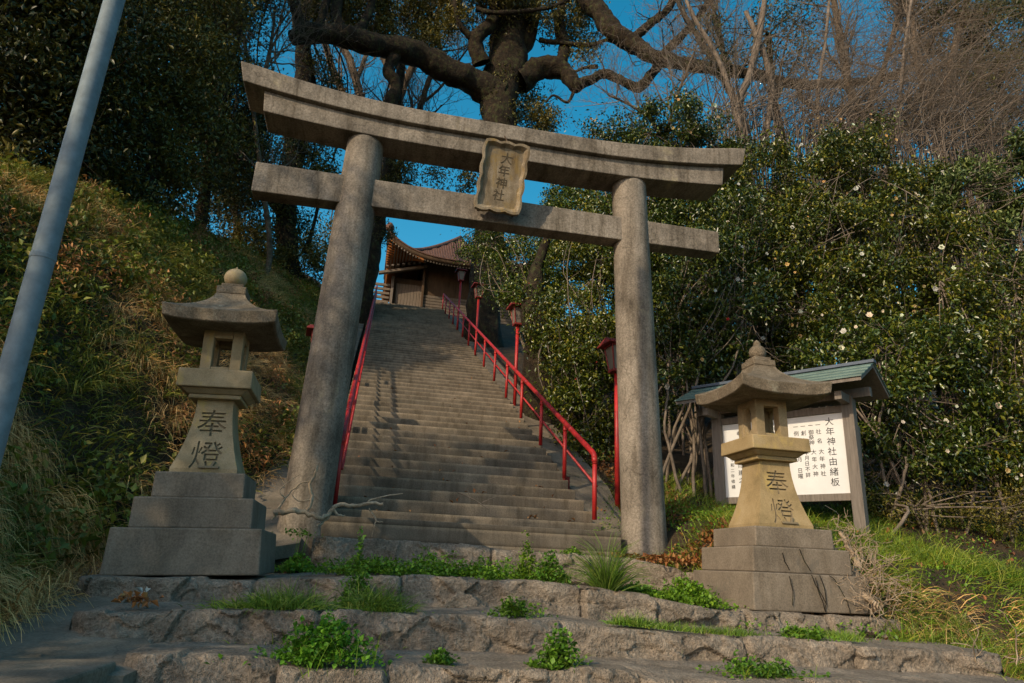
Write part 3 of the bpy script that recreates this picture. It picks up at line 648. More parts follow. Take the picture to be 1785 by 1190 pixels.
# local frame: +x along the board, -y towards the viewer
def bbx(c, d, name, m, bev=0.004, rot=None, parent=board):
    mb = MB(); mb.box(c, d, rot); return mb.build(name, m, parent, bevel=bev)
HB = bw / 2
for s in (-1, 1):
    bbx((s * (HB + 0.055), 0.0, 0.62), (0.115, 0.115, 1.50), 'post', GWOOD)
    bbx((s * (HB + 0.055), -0.16, 1.335), (0.07, 0.30, 0.09), 'bracket', GWOOD)
    bbx((s * (HB + 0.04), 0.115, 0.55), (0.08, 0.08, 1.1), 'rear_prop', GWOOD, rot=Matrix.Rotation(math.radians(-8), 3, 'X'))
bbx((0, 0.0, 0.335), (bw, 0.055, 0.075), 'frame_rail', GWOOD); bbx((0, 0.0, 1.255), (bw, 0.055, 0.075), 'frame_rail', GWOOD)
panel = bbx((0, 0.004, 0.795), (bw - 0.004, 0.02, 0.845), 'panel', WHITE, 0)
# lettering, columns right to left
tx = []
def colm(x, z0, s, sc, step):
    place_text([(ch, x, z0 - k * step, sc) for k, ch in enumerate(s)], lambda x, d, z: (x, -0.0075 - d, z), 0.068, INK, 'lettering', panel, 0.0012)
R0 = HB
colm(R0 - 0.155, 1.135, '大年神社由緒板', 1.35, 0.107)
colm(R0 - 0.275, 1.110, '一', 0.8, 0.05); colm(R0 - 0.355, 1.110, '一', 0.8, 0.05); colm(R0 - 0.435, 1.110, '一', 0.8, 0.05); colm(R0 - 0.515, 1.110, '一', 0.8, 0.05)
colm(R0 - 0.275, 1.035, '社', 0.85, 0.07); colm(R0 - 0.275, 0.935, '名', 0.85, .07); colm(R0 - 0.265, 0.82, '大年神社', 0.85, 0.078)
colm(R0 - 0.355, 1.035, '御祭神', 0.85, 0.056); colm(R0 - 0.345, 0.82, '大年大神', 0.85, 0.078)
colm(R0 - 0.435, 1.035, '創', 0.85, 0.07); colm(R0 - 0.435, 0.955, '立', 0.85, 0.07); colm(R0 - 0.425, 0.82, '年月日不詳', 0.8, 0.06)
colm(R0 - 0.515, 1.035, '例', 0.85, 0.07); colm(R0 - 0.505, 0.82, '十月', 0.85, 0.07); colm(R0 - 0.505, 0.63, '日曜', 0.85, 0.06)
colm(R0 - 0.665, 1.115, '当社は波多加山と称し', 0.72, 0.062); colm(R0 - 0.74, 1.115, '祭神とし須佐男命の', 0.72, 0.062)
colm(-HB + 0.30, 0.92, '十一月十日', 0.8, 0.07); colm(-HB + 0.20, 1.10, '奉', 0.8, 0.07); colm(-HB + 0.20, 0.90, '記念而建之', 0.95, 0.085); colm(-HB + 0.10, 0.80, '令和二年修繕', 0.7, 0.062)
# gable roof
rl = bw / 2 + 0.34
for sgn, nm in ((-1, 'front'), (1, 'rear')):
    vs = []
    for sx in (-1, 1):
        vs += [(sx * rl, 0.0, 1.70), (sx * rl, sgn * 0.47, 1.455), (sx * rl, 0.0, 1.66), (sx * rl, sgn * 0.47, 1.418)]
    mb = MB(); mb.add(vs, [(0, 4, 5, 1), (2, 3, 7, 6), (1, 5, 7, 3), (0, 2, 6, 4), (0, 1, 3, 2), (4, 6, 7, 5)]); mb.build('roof_board', GWOOD, board)
    mb = MB()
    for k in range(4):
        a = k / 4; b = (k + 1) / 4 + 0.012
        za = 1.705 - 0.245 * a; zb_ = 1.705 - 0.245 * b
        vs = []
        for sx in (-1, 1): vs += [(sx * (rl + 0.012), sgn * 0.47 * a, za + 0.004), (sx * (rl + 0.012), sgn * 0.48 * b, zb_ + 0.016), (sx * (rl + 0.012), sgn * 0.48 * b, zb_ - 0.001), (sx * (rl + 0.012), sgn * 0.47 * a, za - 0.002)]
        mb.add(vs, [(0, 4, 5, 1), (1, 5, 6, 2), (2, 6, 7, 3), (0, 1, 2, 3), (4, 7, 6, 5)])
    mb.build('copper_sheet', COPPER, board)
bbx((0, 0, 1.722), (2 * rl + 0.05, 0.09, 0.035), 'ridge_cap', RIDGE); bbx((0, 0, 1.40), (2 * rl - 0.1, 0.07, 0.10), 'roof_beam', GWOOD)

# ------------------------------------------------------------------ utility pole
pp = Vector((-1.69, 3.63, -0.49))
pole = thing('utility_pole', 'galvanised steel pole rising from the pavement at the left edge', 'pole', pp)
mb = MB(); mb.lathe([(0.058, 0), (0.057, 1.0), (0.053, 3.0), (0.048, 5.5), (0.044, 8.0)], 32); mb.build('shaft', STEEL, pole, True)
mb = MB(); mb.lathe([(0.0565, 1.86), (0.0585, 1.865), (0.0585, 1.885), (0.0565, 1.89)], 32); mb.build('band', STEEL, pole)

# ------------------------------------------------------------------ handrails
def handrail(x, posts, top, label):
    t = thing('handrail', label, 'handrail', (x, 8.2, 0.55), (0, 0, 0), 'red handrails along the stairs')
    def rz(y): return 0.405 + (y - 7.8) * 0.4855 + top
    for y in posts:
        zb = 0.405 + (y - 7.8) * 0.4855 - 0.02; zt = rz(y)
        mb = MB(); mb.tube([(0, y - 8.2, zb - 0.55), (0, y - 8.2, zt - 0.55 - 0.02)], 0.029, 14); mb.tube([(0, y - 8.2, zt - 0.55 - 0.12), (0, y - 8.2, zt - 0.55 - 0.07)], 0.033, 14); mb.build('post', RED, t, True)
    y0, y1 = posts[0], posts[-1]
    mb = MB(); P, R_ = smooth_path([(0, y0 - 8.2, rz(y0) - 0.55 - 0.10), (0, y0 - 8.2 + 0.02, rz(y0) - 0.55 - 0.01), (0, y0 - 8.2 + 0.10, rz(y0 + .10) - 0.55)] + [(0, y - 8.2, rz(y) - 0.55) for y in np.linspace(y0 + .2, y1, 60)], [0.036] * 63, 2); mb.tube(P, R_, 14)
    for y in np.arange(y0 + 1.0, y1, 2.9): mb.tube([(0, y - 8.2, rz(y) - 0.55), (0, y + 0.07 - 8.2, rz(y + 0.07) - 0.55)], 0.040, 14)
    mb.build('top_rail', RED, t, True)
    mb = MB(); mb.tube([(0.035, y0 - 8.2 + 0.03, rz(y0) - 0.55 - top * 0.5), (0.035, y1 - 8.2, rz(y1) - 0.55 - top * 0.5)], 0.017, 10); mb.build('middle_rail', RED, t, True)
    return t
PYR = [8.23, 9.56, 10.98, 12.53, 14.06, 15.6, 17.24, 18.9, 20.5, 22.1, 23.8, 25.3, 26.9, 28.6, 30.1]
handrail(2.80, PYR, 0.77, 'red handrail descending the right side of the stairs'); handrail(-0.275, PYR, 0.77, 'red handrail on the left of the stairs, half hidden by a pillar')

# ------------------------------------------------------------------ red lantern posts
def lamp_parts(t, h, s=1.0):
    mb = MB(); mb.tube([(0, 0, 0), (0, 0, h)], 0.038 * s, 14); mb.build('pole', RED, t, True)
    mb = MB(); mb.box((0, 0, h + 0.02), (0.20 * s, 0.20 * s, 0.045)); mb.build('base_board', REDW, t, bevel=0.004)
    hb = 0.36 * s; a, b = 0.085 * s, 0.135 * s
    mb = MB()
    for sx in (-1, 1):
        for sy in (-1, 1): mb.tube([(sx * a, sy * a, h + 0.04), (sx * b, sy * b, h + 0.04 + hb)], 0.014 * s, 4)
    for sy in (-1, 1):
        mb.box((0, sy * b, h + 0.04 + hb), (2 * b + 0.03, 0.025, 0.03)); mb.box((sy * b, 0, h + 0.04 + hb), (0.025, 2 * b, 0.03))
    mb.build('frame', REDW, t)
    vs = [(x * (a - 0.006), y * (a - 0.006), h + 0.045) for x, y in ((-1, -1), (1, -1), (1, 1), (-1, 1))] + [(x * (b - 0.006), y * (b - 0.006), h + 0.035 + hb) for x, y in ((-1, -1), (1, -1), (1, 1), (-1, 1))]
    mb = MB(); mb.add(vs, [(0, 1, 5, 4), (1, 2, 6, 5), (2, 3, 7, 6), (3, 0, 4, 7)]); mb.build('shade_panel', PAPER, t)
    z = h + 0.05 + hb; e = 0.225 * s
    vs = [(x * e, y * e, z) for x, y in ((-1, -1), (1, -1), (1, 1), (-1, 1))] + [(x * e, y * e, z + 0.02) for x, y in ((-1, -1), (1, -1), (1, 1), (-1, 1))] + [(-e * 0.8, 0, z + 0.13 * s), (e * 0.8, 0, z + 0.13 * s)]
    mb = MB(); mb.add(vs, [(3, 2, 1, 0), (0, 1, 5, 4), (1, 2, 6, 5), (2, 3, 7, 6), (3, 0, 4, 7), (4, 5, 9, 8), (6, 7, 8, 9), (5, 6, 9), (7, 4, 8)]); mb.build('roof', REDW, t, bevel=0.004)
LP = [((3.555, 9.45), 2.86 - tz(3.555, 9.45), 'red lantern post beside the right torii pillar'), ((3.02, 14.2), 1.95, 'red lantern post beside the dark tree trunk halfway up the right rail'),
      ((3.05, 20.6), 1.95, 'red lantern post among camellia leaves high up beside the right rail'), ((2.98, 25.2), 2.1, 'red lantern post in front of the shrine siding'),
      ((-0.86, 10.6), 1.45, 'red lantern post peeping out left of the left torii pillar'), ((-0.95, 25.5), 2.1, 'red lantern post at the top left of the stairs by the ivy trunk')]
for (x, y), h, lb in LP:
    t = thing('lantern_post', lb, 'lantern post', (x, y, tz(x, y) - 0.02), (0, 0, 0.1), 'red lantern posts beside the stairs'); lamp_parts(t, h)
tp = thing('short_post', 'short rusty pipe stub beside the right end of the fourth stair', 'post', (2.86, 9.66, 1.05)); mb = MB(); mb.lathe([(0.05, 0), (0.05, 0.22)], 14); mb.build('stub', REDW, tp)
mb = MB(); mb.lathe([(0.058, 0.22), (0.056, 0.235)], 14); mb.build('cap', SLAB, tp)

# ------------------------------------------------------------------ shrine at the top
shr = thing('shrine_building', 'dark wooden shrine hall with curved tiled roof at the top of the stairs', 'shrine', (3.2, 36, 11.3))
SO = Vector((3.2, 36, 11.3))
def sbox(x0, x1, y0, y1, z0, z1, name, m, parent=shr):
    mb = MB(); mb.box(((x0 + x1) / 2 - SO.x, (y0 + y1) / 2 - SO.y, (z0 + z1) / 2 - SO.z), (x1 - x0, y1 - y0, z1 - z0)); return mb.build(name, m, parent, bevel=0.01)
sbox(2.15, 7.6, 35.5, 41.0, 11.3, 16.2, 'wall', DWOOD)
mb = MB()
for k in range(15): z = 11.5 + k * 0.17; mb.box((4.85 - SO.x, 35.46 - SO.y, z - SO.z), (5.3, 0.05, 0.13), Matrix.Rotation(0.25, 3, 'X'))
mb.build('siding', PWOOD, shr)
sbox(0.55, 2.15, 35.9, 41.0, 11.3, 14.95, 'side_wall', DWOOD)
mb = MB()
for k in range(9): mb.box((0.78 + k * 0.165 - SO.x, 35.87 - SO.y, 13.0 - SO.z), (0.15, 0.04, 3.2))
mb.build('plank_door', PWOOD, shr)
sbox(0.42, 0.56, 35.6, 35.9, 11.3, 14.9, 'corner_post', GWOOD); sbox(2.08, 2.2, 35.3, 35.5, 11.3, 16.4, 'corner_post', DWOOD)
mb = MB()
for k in range(13): mb.box((-0.05 - SO.x, 36.2 + 0.1 - SO.y, 11.6 + k * 0.25 - SO.z), (0.85, 0.12, 0.13))
mb.build('louvre', PWOOD, shr)
# pent roof over the side door
vs = [(-0.3, 35.0, 14.85), (2.25, 35.0, 15.55), (2.25, 36.1, 15.9), (-0.3, 36.1, 15.2)]
mb = MB(); mb.add([Vector(v) - SO for v in vs] + [Vector(v) - SO + Vector((0, 0, -0.14)) for v in vs], [(0, 1, 2, 3), (7, 6, 5, 4), (0, 4, 5, 1), (1, 5, 6, 2), (2, 6, 7, 3), (3, 7, 4, 0)]); mb.build('pent_roof', PWOOD, shr)
mb = MB()
for k in range(8):
    t = k / 7; mb = MB(); mb.box((0.1 + 2.0 * t - SO.x, 34.93 - SO.y, 15.12 + 0.55 * t - SO.z), (0.13, 0.25, 0.07)); mb.build('rafter_end', GWOOD, shr)
# main roof: concave slopes with lifted corners
xa, xb, ya, yb = 0.02, 8.6, 33.6, 42.4; nx, nyr = 41, 31; vs = []
def roof_z(u, v):
    ex = min(u, 1 - u) * 2; ey = min(v, 1 - v) * 2; e = min(ex * (xb - xa), ey * (yb - ya)) / 2
    z = 15.35 + 3.5 * (e / 4.3) ** 1.35
    cx = abs(u - 0.5) * 2; cy = abs(v - 0.5) * 2
    return z + 1.05 * (cx ** 3.2) * (cy ** 3.2) + 0.15 * cx ** 6
for i in range(nx):
    for j in range(nyr):
        u, v = i / (nx - 1), j / (nyr - 1); vs.append((xa + (xb - xa) * u - SO.x, ya + (yb - ya) * v - SO.y, roof_z(u, v) - SO.z))
F4 = [(i * nyr + j, (i + 1) * nyr + j, (i + 1) * nyr + j + 1, i * nyr + j + 1) for i in range(nx - 1) for j in range(nyr - 1)]
mb = MB(); mb.add(vs, F4); ro = mb.build('roof', [TILE, DWOOD], shr, True); so_ = ro.modifiers.new('s', 'SOLIDIFY'); so_.thickness = 0.22; so_.offset = -1; so_.material_offset = 1; so_.material_offset_rim = 1
mb = MB()
for i in range(0, 61):
    u = i / 60; P = [(xa + (xb - xa) * u - SO.x, ya + (yb - ya) * v - SO.y, roof_z(u, v) + 0.035 - SO.z) for v in np.linspace(0.0, 0.47, 9)]; mb.tube(P, 0.05, 6)
for i in range(0, 61):
    v = i / 60; P = [(xa + (xb - xa) * u - SO.x, ya + (yb - ya) * v - SO.y, roof_z(u, v) + 0.035 - SO.z) for u in np.linspace(0.0, 0.47, 9)]; mb.tube(P, 0.05, 6)
mb.build('tile_rolls', TILE, shr, True)
mb = MB()
for i in range(54):
    u = 0.01 + 0.98 * i / 53; z0 = roof_z(u, 0) - 0.32; z1 = roof_z(u, 0.22) - 0.36
    mb.box(((xa + (xb - xa) * u) - SO.x, ya + 1.0 - SO.y, (z0 + z1) / 2 - SO.z), (0.075, 2.05, 0.09), Matrix.Rotation(math.atan2(z1 - z0, 2.0), 3, 'X'))
mb.build('front_rafters', PWOOD, shr)
mb = MB()
for i in range(54):
    v = 0.01 + 0.98 * i / 53; z0 = roof_z(0, v) - 0.32; z1 = roof_z(0.22, v) - 0.36
    mb.box((xa + 1.0 - SO.x, (ya + (yb - ya) * v) - SO.y, (z0 + z1) / 2 - SO.z), (2.05, 0.075, 0.09), Matrix.Rotation(-math.atan2(z1 - z0, 2.0), 3, 'Y'))
mb.build('side_rafters', OWOOD, shr)
P = [(xa + (xb - xa) * t * 0.5 - SO.x, ya + (yb - ya) * t * 0.5 - SO.y, roof_z(t * .5, t * .5) + 0.10 - SO.z) for t in np.linspace(0, 1, 12)]
mb = MB(); mb.tube(P, 0.14, 8); mb.lathe([(0.05, -0.1), (0.22, 0.0), (0.24, 0.2), (0.12, 0.38), (0.02, 0.42)], 10, tuple(P[0])); mb.build('corner_ridge', TILE, shr, True)

# ------------------------------------------------------------------ vegetation
def crown_points(blobs, n_per, clump=0.24, gap=0.38, shell=0.55, fn=2.2):
    """leaf positions gathered in clumps through the volume of the blobs; noise opens gaps"""
    out = []
    for c, r in blobs:
        r3 = np.array(r if hasattr(r, '__len__') else (r, r, r * 0.85)); c = np.array(tuple(c)); rm = float(r3.mean())
        n = int(n_per * rm * rm); m = max(12, int(40 * rm * rm))
        u = rand_unit(m); rad = RNG.uniform(shell ** 3, 1, m) ** (1 / 3); cc = c + u * r3 * rad[:, None]
        keep = fbm(cc * fn / max(rm, .6) + 31.7, 3) > gap; cc = cc[keep] if keep.sum() > 4 else cc
        k = RNG.integers(0, len(cc), n); s = clump * (0.6 + 0.8 * RNG.random(len(cc)))[k]
        out.append(cc[k] + RNG.normal(size=(n, 3)) * s[:, None] * np.array([1, 1, 0.75]))
    return np.concatenate(out)
def grow(F, p, d, L, r, lev, spread=0.7, up=0.15, nch=4, wob=0.25, taper=0.55, minr=0.004, tips=None, sides=4):
    p = np.array(tuple(p), float); d = np.array(tuple(d), float); d /= np.linalg.norm(d); seg = 5; pts = [p.copy()]; dd = d.copy(); dirs = [d.copy()]
    for k in range(seg):
        dd = dd + RNG.normal(size=3) * wob * 0.5 + np.array([0, 0, up * 0.3]); dd /= np.linalg.norm(dd); pts.append(pts[-1] + dd * L / seg); dirs.append(dd.copy())
    R = [max(minr * 0.7, r * (1 - (1 - taper) * k / seg)) for k in range(seg + 1)]
    F.tube(pts, R, sides if r > 0.03 else 3)
    if tips is not None and lev <= 1: tips.append(pts[-1]); tips.append(pts[3])
    if lev > 0:
        for c in range(nch):
            t = RNG.uniform(0.25, 1.0) if c else 1.0; i = min(seg, int(t * seg)); a = rand_unit(1)[0]; nd = dirs[i] * (1 - spread * 0.5) + a * spread + np.array([0, 0, up])
            grow(F, pts[i], nd, L * RNG.uniform(0.5, 0.8), R[i] * RNG.uniform(0.5, 0.75), lev - 1, spread, up, nch, wob, taper, minr, tips, sides)
def stem_path(pts, r0, r1, ground=True):
    P = [at(*p) for p in pts]
    if ground: g_ = P[0].copy(); g_.z = min(P[0].z - 0.3, tz(P[0].x, P[0].y) - 0.3); P = [g_] + P
    return P, list(np.linspace(r0, r1, len(P)))
def add_foliage(name, P, m, parent, size, aspect=0.42, **kw):
    return link(name, leaf_mesh(name, P - np.array(tuple(parent.location)), size, aspect, **kw), m, parent)
def local(P, t): return [Vector(p) - t.location for p in P]
def twig_web(F, t, blobs, origin, n, r=0.02):
    """limbs that run from the trunk to the clumps of a crown"""
    for _ in range(n):
        c, rr = blobs[RNG.integers(0, len(blobs))]; rm = rr if not hasattr(rr, '__len__') else rr[0]
        e = Vector(c) + Vector(rand_unit(1)[0]) * rm * RNG.uniform(0.5, 1.0); o = Vector(origin[RNG.integers(0, len(origin))])
        mid_ = o.lerp(e, 0.5) + Vector(rand_unit(1)[0]) * 0.2 * (e - o).length
        P, R = smooth_path(local([o, mid_, e], t), [r, r * 0.6, r * 0.22], 5, 0.6); F.tube(P, R, 4)

def evergreen(label, trunk, r0, r1, blobs, leafm, size, n_per, nweb=30, group=None, name='evergreen_tree', cat='tree', extra=(), aspect=0.42, clump=0.3, gap=0.4, bark=BARK, webr=0.05, twigs=0):
    P, R = stem_path(trunk, r0, r1); t = thing(name, label, cat, P[0] + Vector((0, 0, 0.3)), group=group)
    B = [(at(u, v, y), r) for u, v, y, r in blobs]
    F = Fast(); Q, RR = smooth_path(local(P, t), R, 6, 0.08); F.tube(Q, RR, 12)
    for e, ra, rb in extra: P2 = [at(*p) for p in e]; Q, RR = smooth_path(local(P2, t), list(np.linspace(ra, rb, len(P2))), 6, 0.1); F.tube(Q, RR, 10)
    F.build('trunk', bark, t)
    F = Fast(); twig_web(F, t, B, P[len(P) // 2:], nweb, webr)
    for _ in range(twigs):
        c, rr = B[RNG.integers(0, len(B))]; d = rand_unit(1)[0]; grow(F, np.array(tuple(c - t.location)) + d * 0.6 * rr, d, rr * 0.8, 0.014, 2, 0.6, 0.05, 3, 0.3)
    F.build('branches', bark, t)
    add_foliage('foliage', crown_points(B, n_per, clump, gap), leafm, t, size, aspect); return t, B

GL = 'dark evergreen trees on the left bank'
evergreen('dark evergreen at the far left whose crown fills the top corner beyond the pole', [(20, 300, 12.5), (40, 150, 12.5), (60, 0, 12.5)], .28, .16,
    [(20, 40, 12, 1.9), (110, 130, 13, 1.6), (20, 190, 12, 1.5), (110, 20, 13, 1.8), (90, 255, 12.5, 1.2), (-60, 90, 12, 2.0), (0, -120, 12, 2.0), (60, -230, 13, 2.0), (190, 330, 14, .8)], L_DARK, .12, 2700, 30, GL, twigs=30, gap=.45)
evergreen('dark evergreen between the pole and the left end of the torii lintel', [(250, 380, 15), (262, 220, 15), (255, 60, 15.5), (240, -80, 15.5)], .26, .12,
    [(230, 60, 15, 2.0), (255, 170, 16, 1.7), (200, 260, 15, 1.5), (320, 110, 16, 1.6), (310, 230, 16, 1.4), (180, 150, 14, 1.3), (300, -40, 16, 2.0), (220, -200, 16, 2.4), (350, -190, 17, 2.3), (280, -330, 16, 2.2), (150, 330, 14.5, .9), (250, 320, 15.5, 1.2)], L_OLIVE, .12, 2600, 30, GL, twigs=34, gap=.46)
evergreen('dark evergreen with low crown just left of the tie beam end', [(345, 410, 19), (360, 320, 19), (372, 180, 19), (380, 60, 19)], .22, .1,
    [(370, 60, 19, 1.6), (380, 170, 20, 1.6), (350, 250, 20, 1.6), (405, 290, 21, 1.3), (330, 330, 19, 1.1), (400, 215, 20, 1.1), (375, -50, 19, 1.6), (400, -40, 19.5, 1.8), (340, 10, 19.5, 1.5), (430, -150, 20, 2.0), (500, -170, 20, 1.8), (445, 200, 21, .7)], L_DARK, .12, 3000, 24, GL, twigs=22, gap=.42)
evergreen('slender tree with a dark straight trunk rising behind the left lintel end', [(505, 470, 24), (498, 380, 24), (510, 280, 24), (528, 175, 24), (530, 100, 24), (522, 0, 24), (518, -60, 24)], .40, .34,
    [(470, 345, 24, 1.1), (545, 310, 24, .8), (450, 285, 23, 1.1), (560, 285, 24.5, .7), (560, 120, 24, .7), (585, 160, 24, .5), (500, 410, 24.5, 1.0), (540, 250, 24, .9), (425, 360, 24, .8)], L_OLIVE, .13, 2500, 22, GL,
    name='tall_tree', extra=[([(498, 380, 24), (470, 350, 24), (440, 300, 24)], .15, .06), ([(530, 440, 24.2), (545, 400, 24.2), (560, 330, 24.2)], .10, .05)])
evergreen('thin pale trunked tree on the skyline left of the tie beam', [(410, 445, 23), (413, 390, 23), (402, 320, 23), (398, 240, 23)], .14, .09, [(395, 300, 23, .9), (430, 420, 23, .5), (385, 370, 23, .7), (420, 250, 23, .9)], L_DARK, .13, 2300, 10, GL, name='tall_tree', bark=BARKP)
evergreen('thin sapling seen between the left pillar and the tie beam end', [(588, 470, 27), (592, 420, 27), (598, 370, 27), (606, 320, 27)], .13, .09, [(575, 400, 27, .6), (600, 345, 27, .6), (560, 425, 27, .6), (540, 440, 27, .8)], L_OLIVE, .12, 1900, 8, GL, name='sapling', bark=BARKP)
evergreen('ivy covered trunk just right of the left pillar at the top of the stairs', [(641, 505, 24), (652, 450, 24), (664, 380, 24), (676, 300, 24.2), (690, 190, 24.5), (702, 90, 25)], .27, .17,
    [(668, 410, 24, .4), (655, 370, 23.8, .35), (672, 330, 24, .5), (690, 300, 24, .4)], L_DARK, .09, 5200, 6, None, name='ivy_tree', clump=.15)

def crest_bush(label, u, v, y, r, m=L_DARK):
    c = at(u, v, y); t = thing('bush', label, 'bush', (c.x, y, tz(c.x, y)), group='dark bushes along the crest of the left bank'); B = [(c, r), (c + Vector((r * .8, .2, -.2)), r * .7), (c + Vector((-r * .8, .3, -.1)), r * .75)]
    F = Fast(); twig_web(F, t, B, [Vector((c.x, y, tz(c.x, y) - .1))], 12, .03); F.build('branches', BARK, t); add_foliage('foliage', crown_points(B, 3000, .2, .4), m, t, .11)
crest_bush('dark bush on the crest behind the pole', 95, 310, 12.2, .55); crest_bush('dark bush on the crest just right of the pole', 190, 352, 13.5, .6, L_OLIVE)
crest_bush('dark bush on the crest above the left lantern roof', 290, 385, 17, .7); crest_bush('olive bush on the crest above the round lantern finial', 430, 425, 22, .8, L_OLIVE)
crest_bush('dark bush on the skyline just left of the left pillar', 520, 450, 24, .8, L_OLIVE); crest_bush('dark bush on the crest at the left picture edge', 10, 300, 10.8, .5, L_OLIVE)
# bare winter trees behind the lintel
def bare_tree(label, stems, n_side, group, name='bare_tree', lev=3, L=1.6, spread=.7, up=.2, bark=BARKP, tw=BARKT, minr=.007, nch=4, r_child=.05):
    P0 = at(*stems[0][0][0]); t = thing(name, label, 'tree', Vector((P0.x, P0.y, tz(P0.x, P0.y))), group=group); F = Fast(); G = Fast()
    for k, (pts, ra, rb) in enumerate(stems):
        P = [at(*p) for p in pts]; R = list(np.linspace(ra, rb, len(P)))
        if k == 0: P = [Vector((P0.x, P0.y, tz(P0.x, P0.y) - .3))] + P; R = [ra * 1.1] + R
        Q, RR = smooth_path(local(P, t), R, 6, 0.12); F.tube(Q, RR, 9)
        for _ in range(n_side):
            i = RNG.integers(len(Q) // 3, len(Q)); d = np.array(tuple(Q[min(i + 1, len(Q) - 1)] - Q[max(0, i - 1)])); d /= np.linalg.norm(d) + 1e-9; grow(G, Q[i], d * 0.6 + rand_unit(1)[0] * .8 + np.array([0, 0, up]), L * RNG.uniform(.5, 1), min(r_child, RR[i] * .6), lev, spread, up, nch, .3, .5, minr)
    F.build('trunk', bark, t); G.build('twigs', tw, t); return t
GB = 'bare winter trees behind the gate'
bare_tree('leaning pale bare tree left of the big tree, its stem crossing left above the lintel', [([(600, 420, 27), (612, 300, 27), (610, 210, 27), (600, 170, 27), (572, 95, 27), (548, 0, 27), (530, -80, 27)], .22, .12)], 11, GB, L=2.4)
bare_tree('pale bare tree whose stem rises under the middle of the thick left limb', [([(622, 430, 28), (640, 300, 28), (632, 190, 28), (612, 110, 28), (590, 60, 28), (580, -40, 28)], .26, .14), ([(622, 140, 28), (650, 60, 28), (672, -30, 28)], .12, .07)], 9, GB, L=2.4)
bare_tree('pale forked bare tree directly beneath the thick left limb', [([(640, 470, 26), (655, 380, 26), (678, 280, 26), (692, 220, 26), (690, 170, 26), (676, 110, 26), (650, 60, 26)], .34, .2), ([(692, 180, 26), (712, 130, 26), (735, 80, 26), (760, -10, 26)], .2, .1)], 11, GB, L=2.4)
bare_tree('slim bare tree between the thick left limb and the big trunk', [([(648, 460, 25), (662, 380, 25), (695, 290, 25), (728, 200, 25), (744, 150, 25), (765, 90, 25), (762, 30, 25), (790, -60, 25)], .16, .09), ([(735, 180, 25), (770, 150, 25), (800, 105, 25), (835, 60, 25)], .07, .03)], 14, GB, L=2.2)

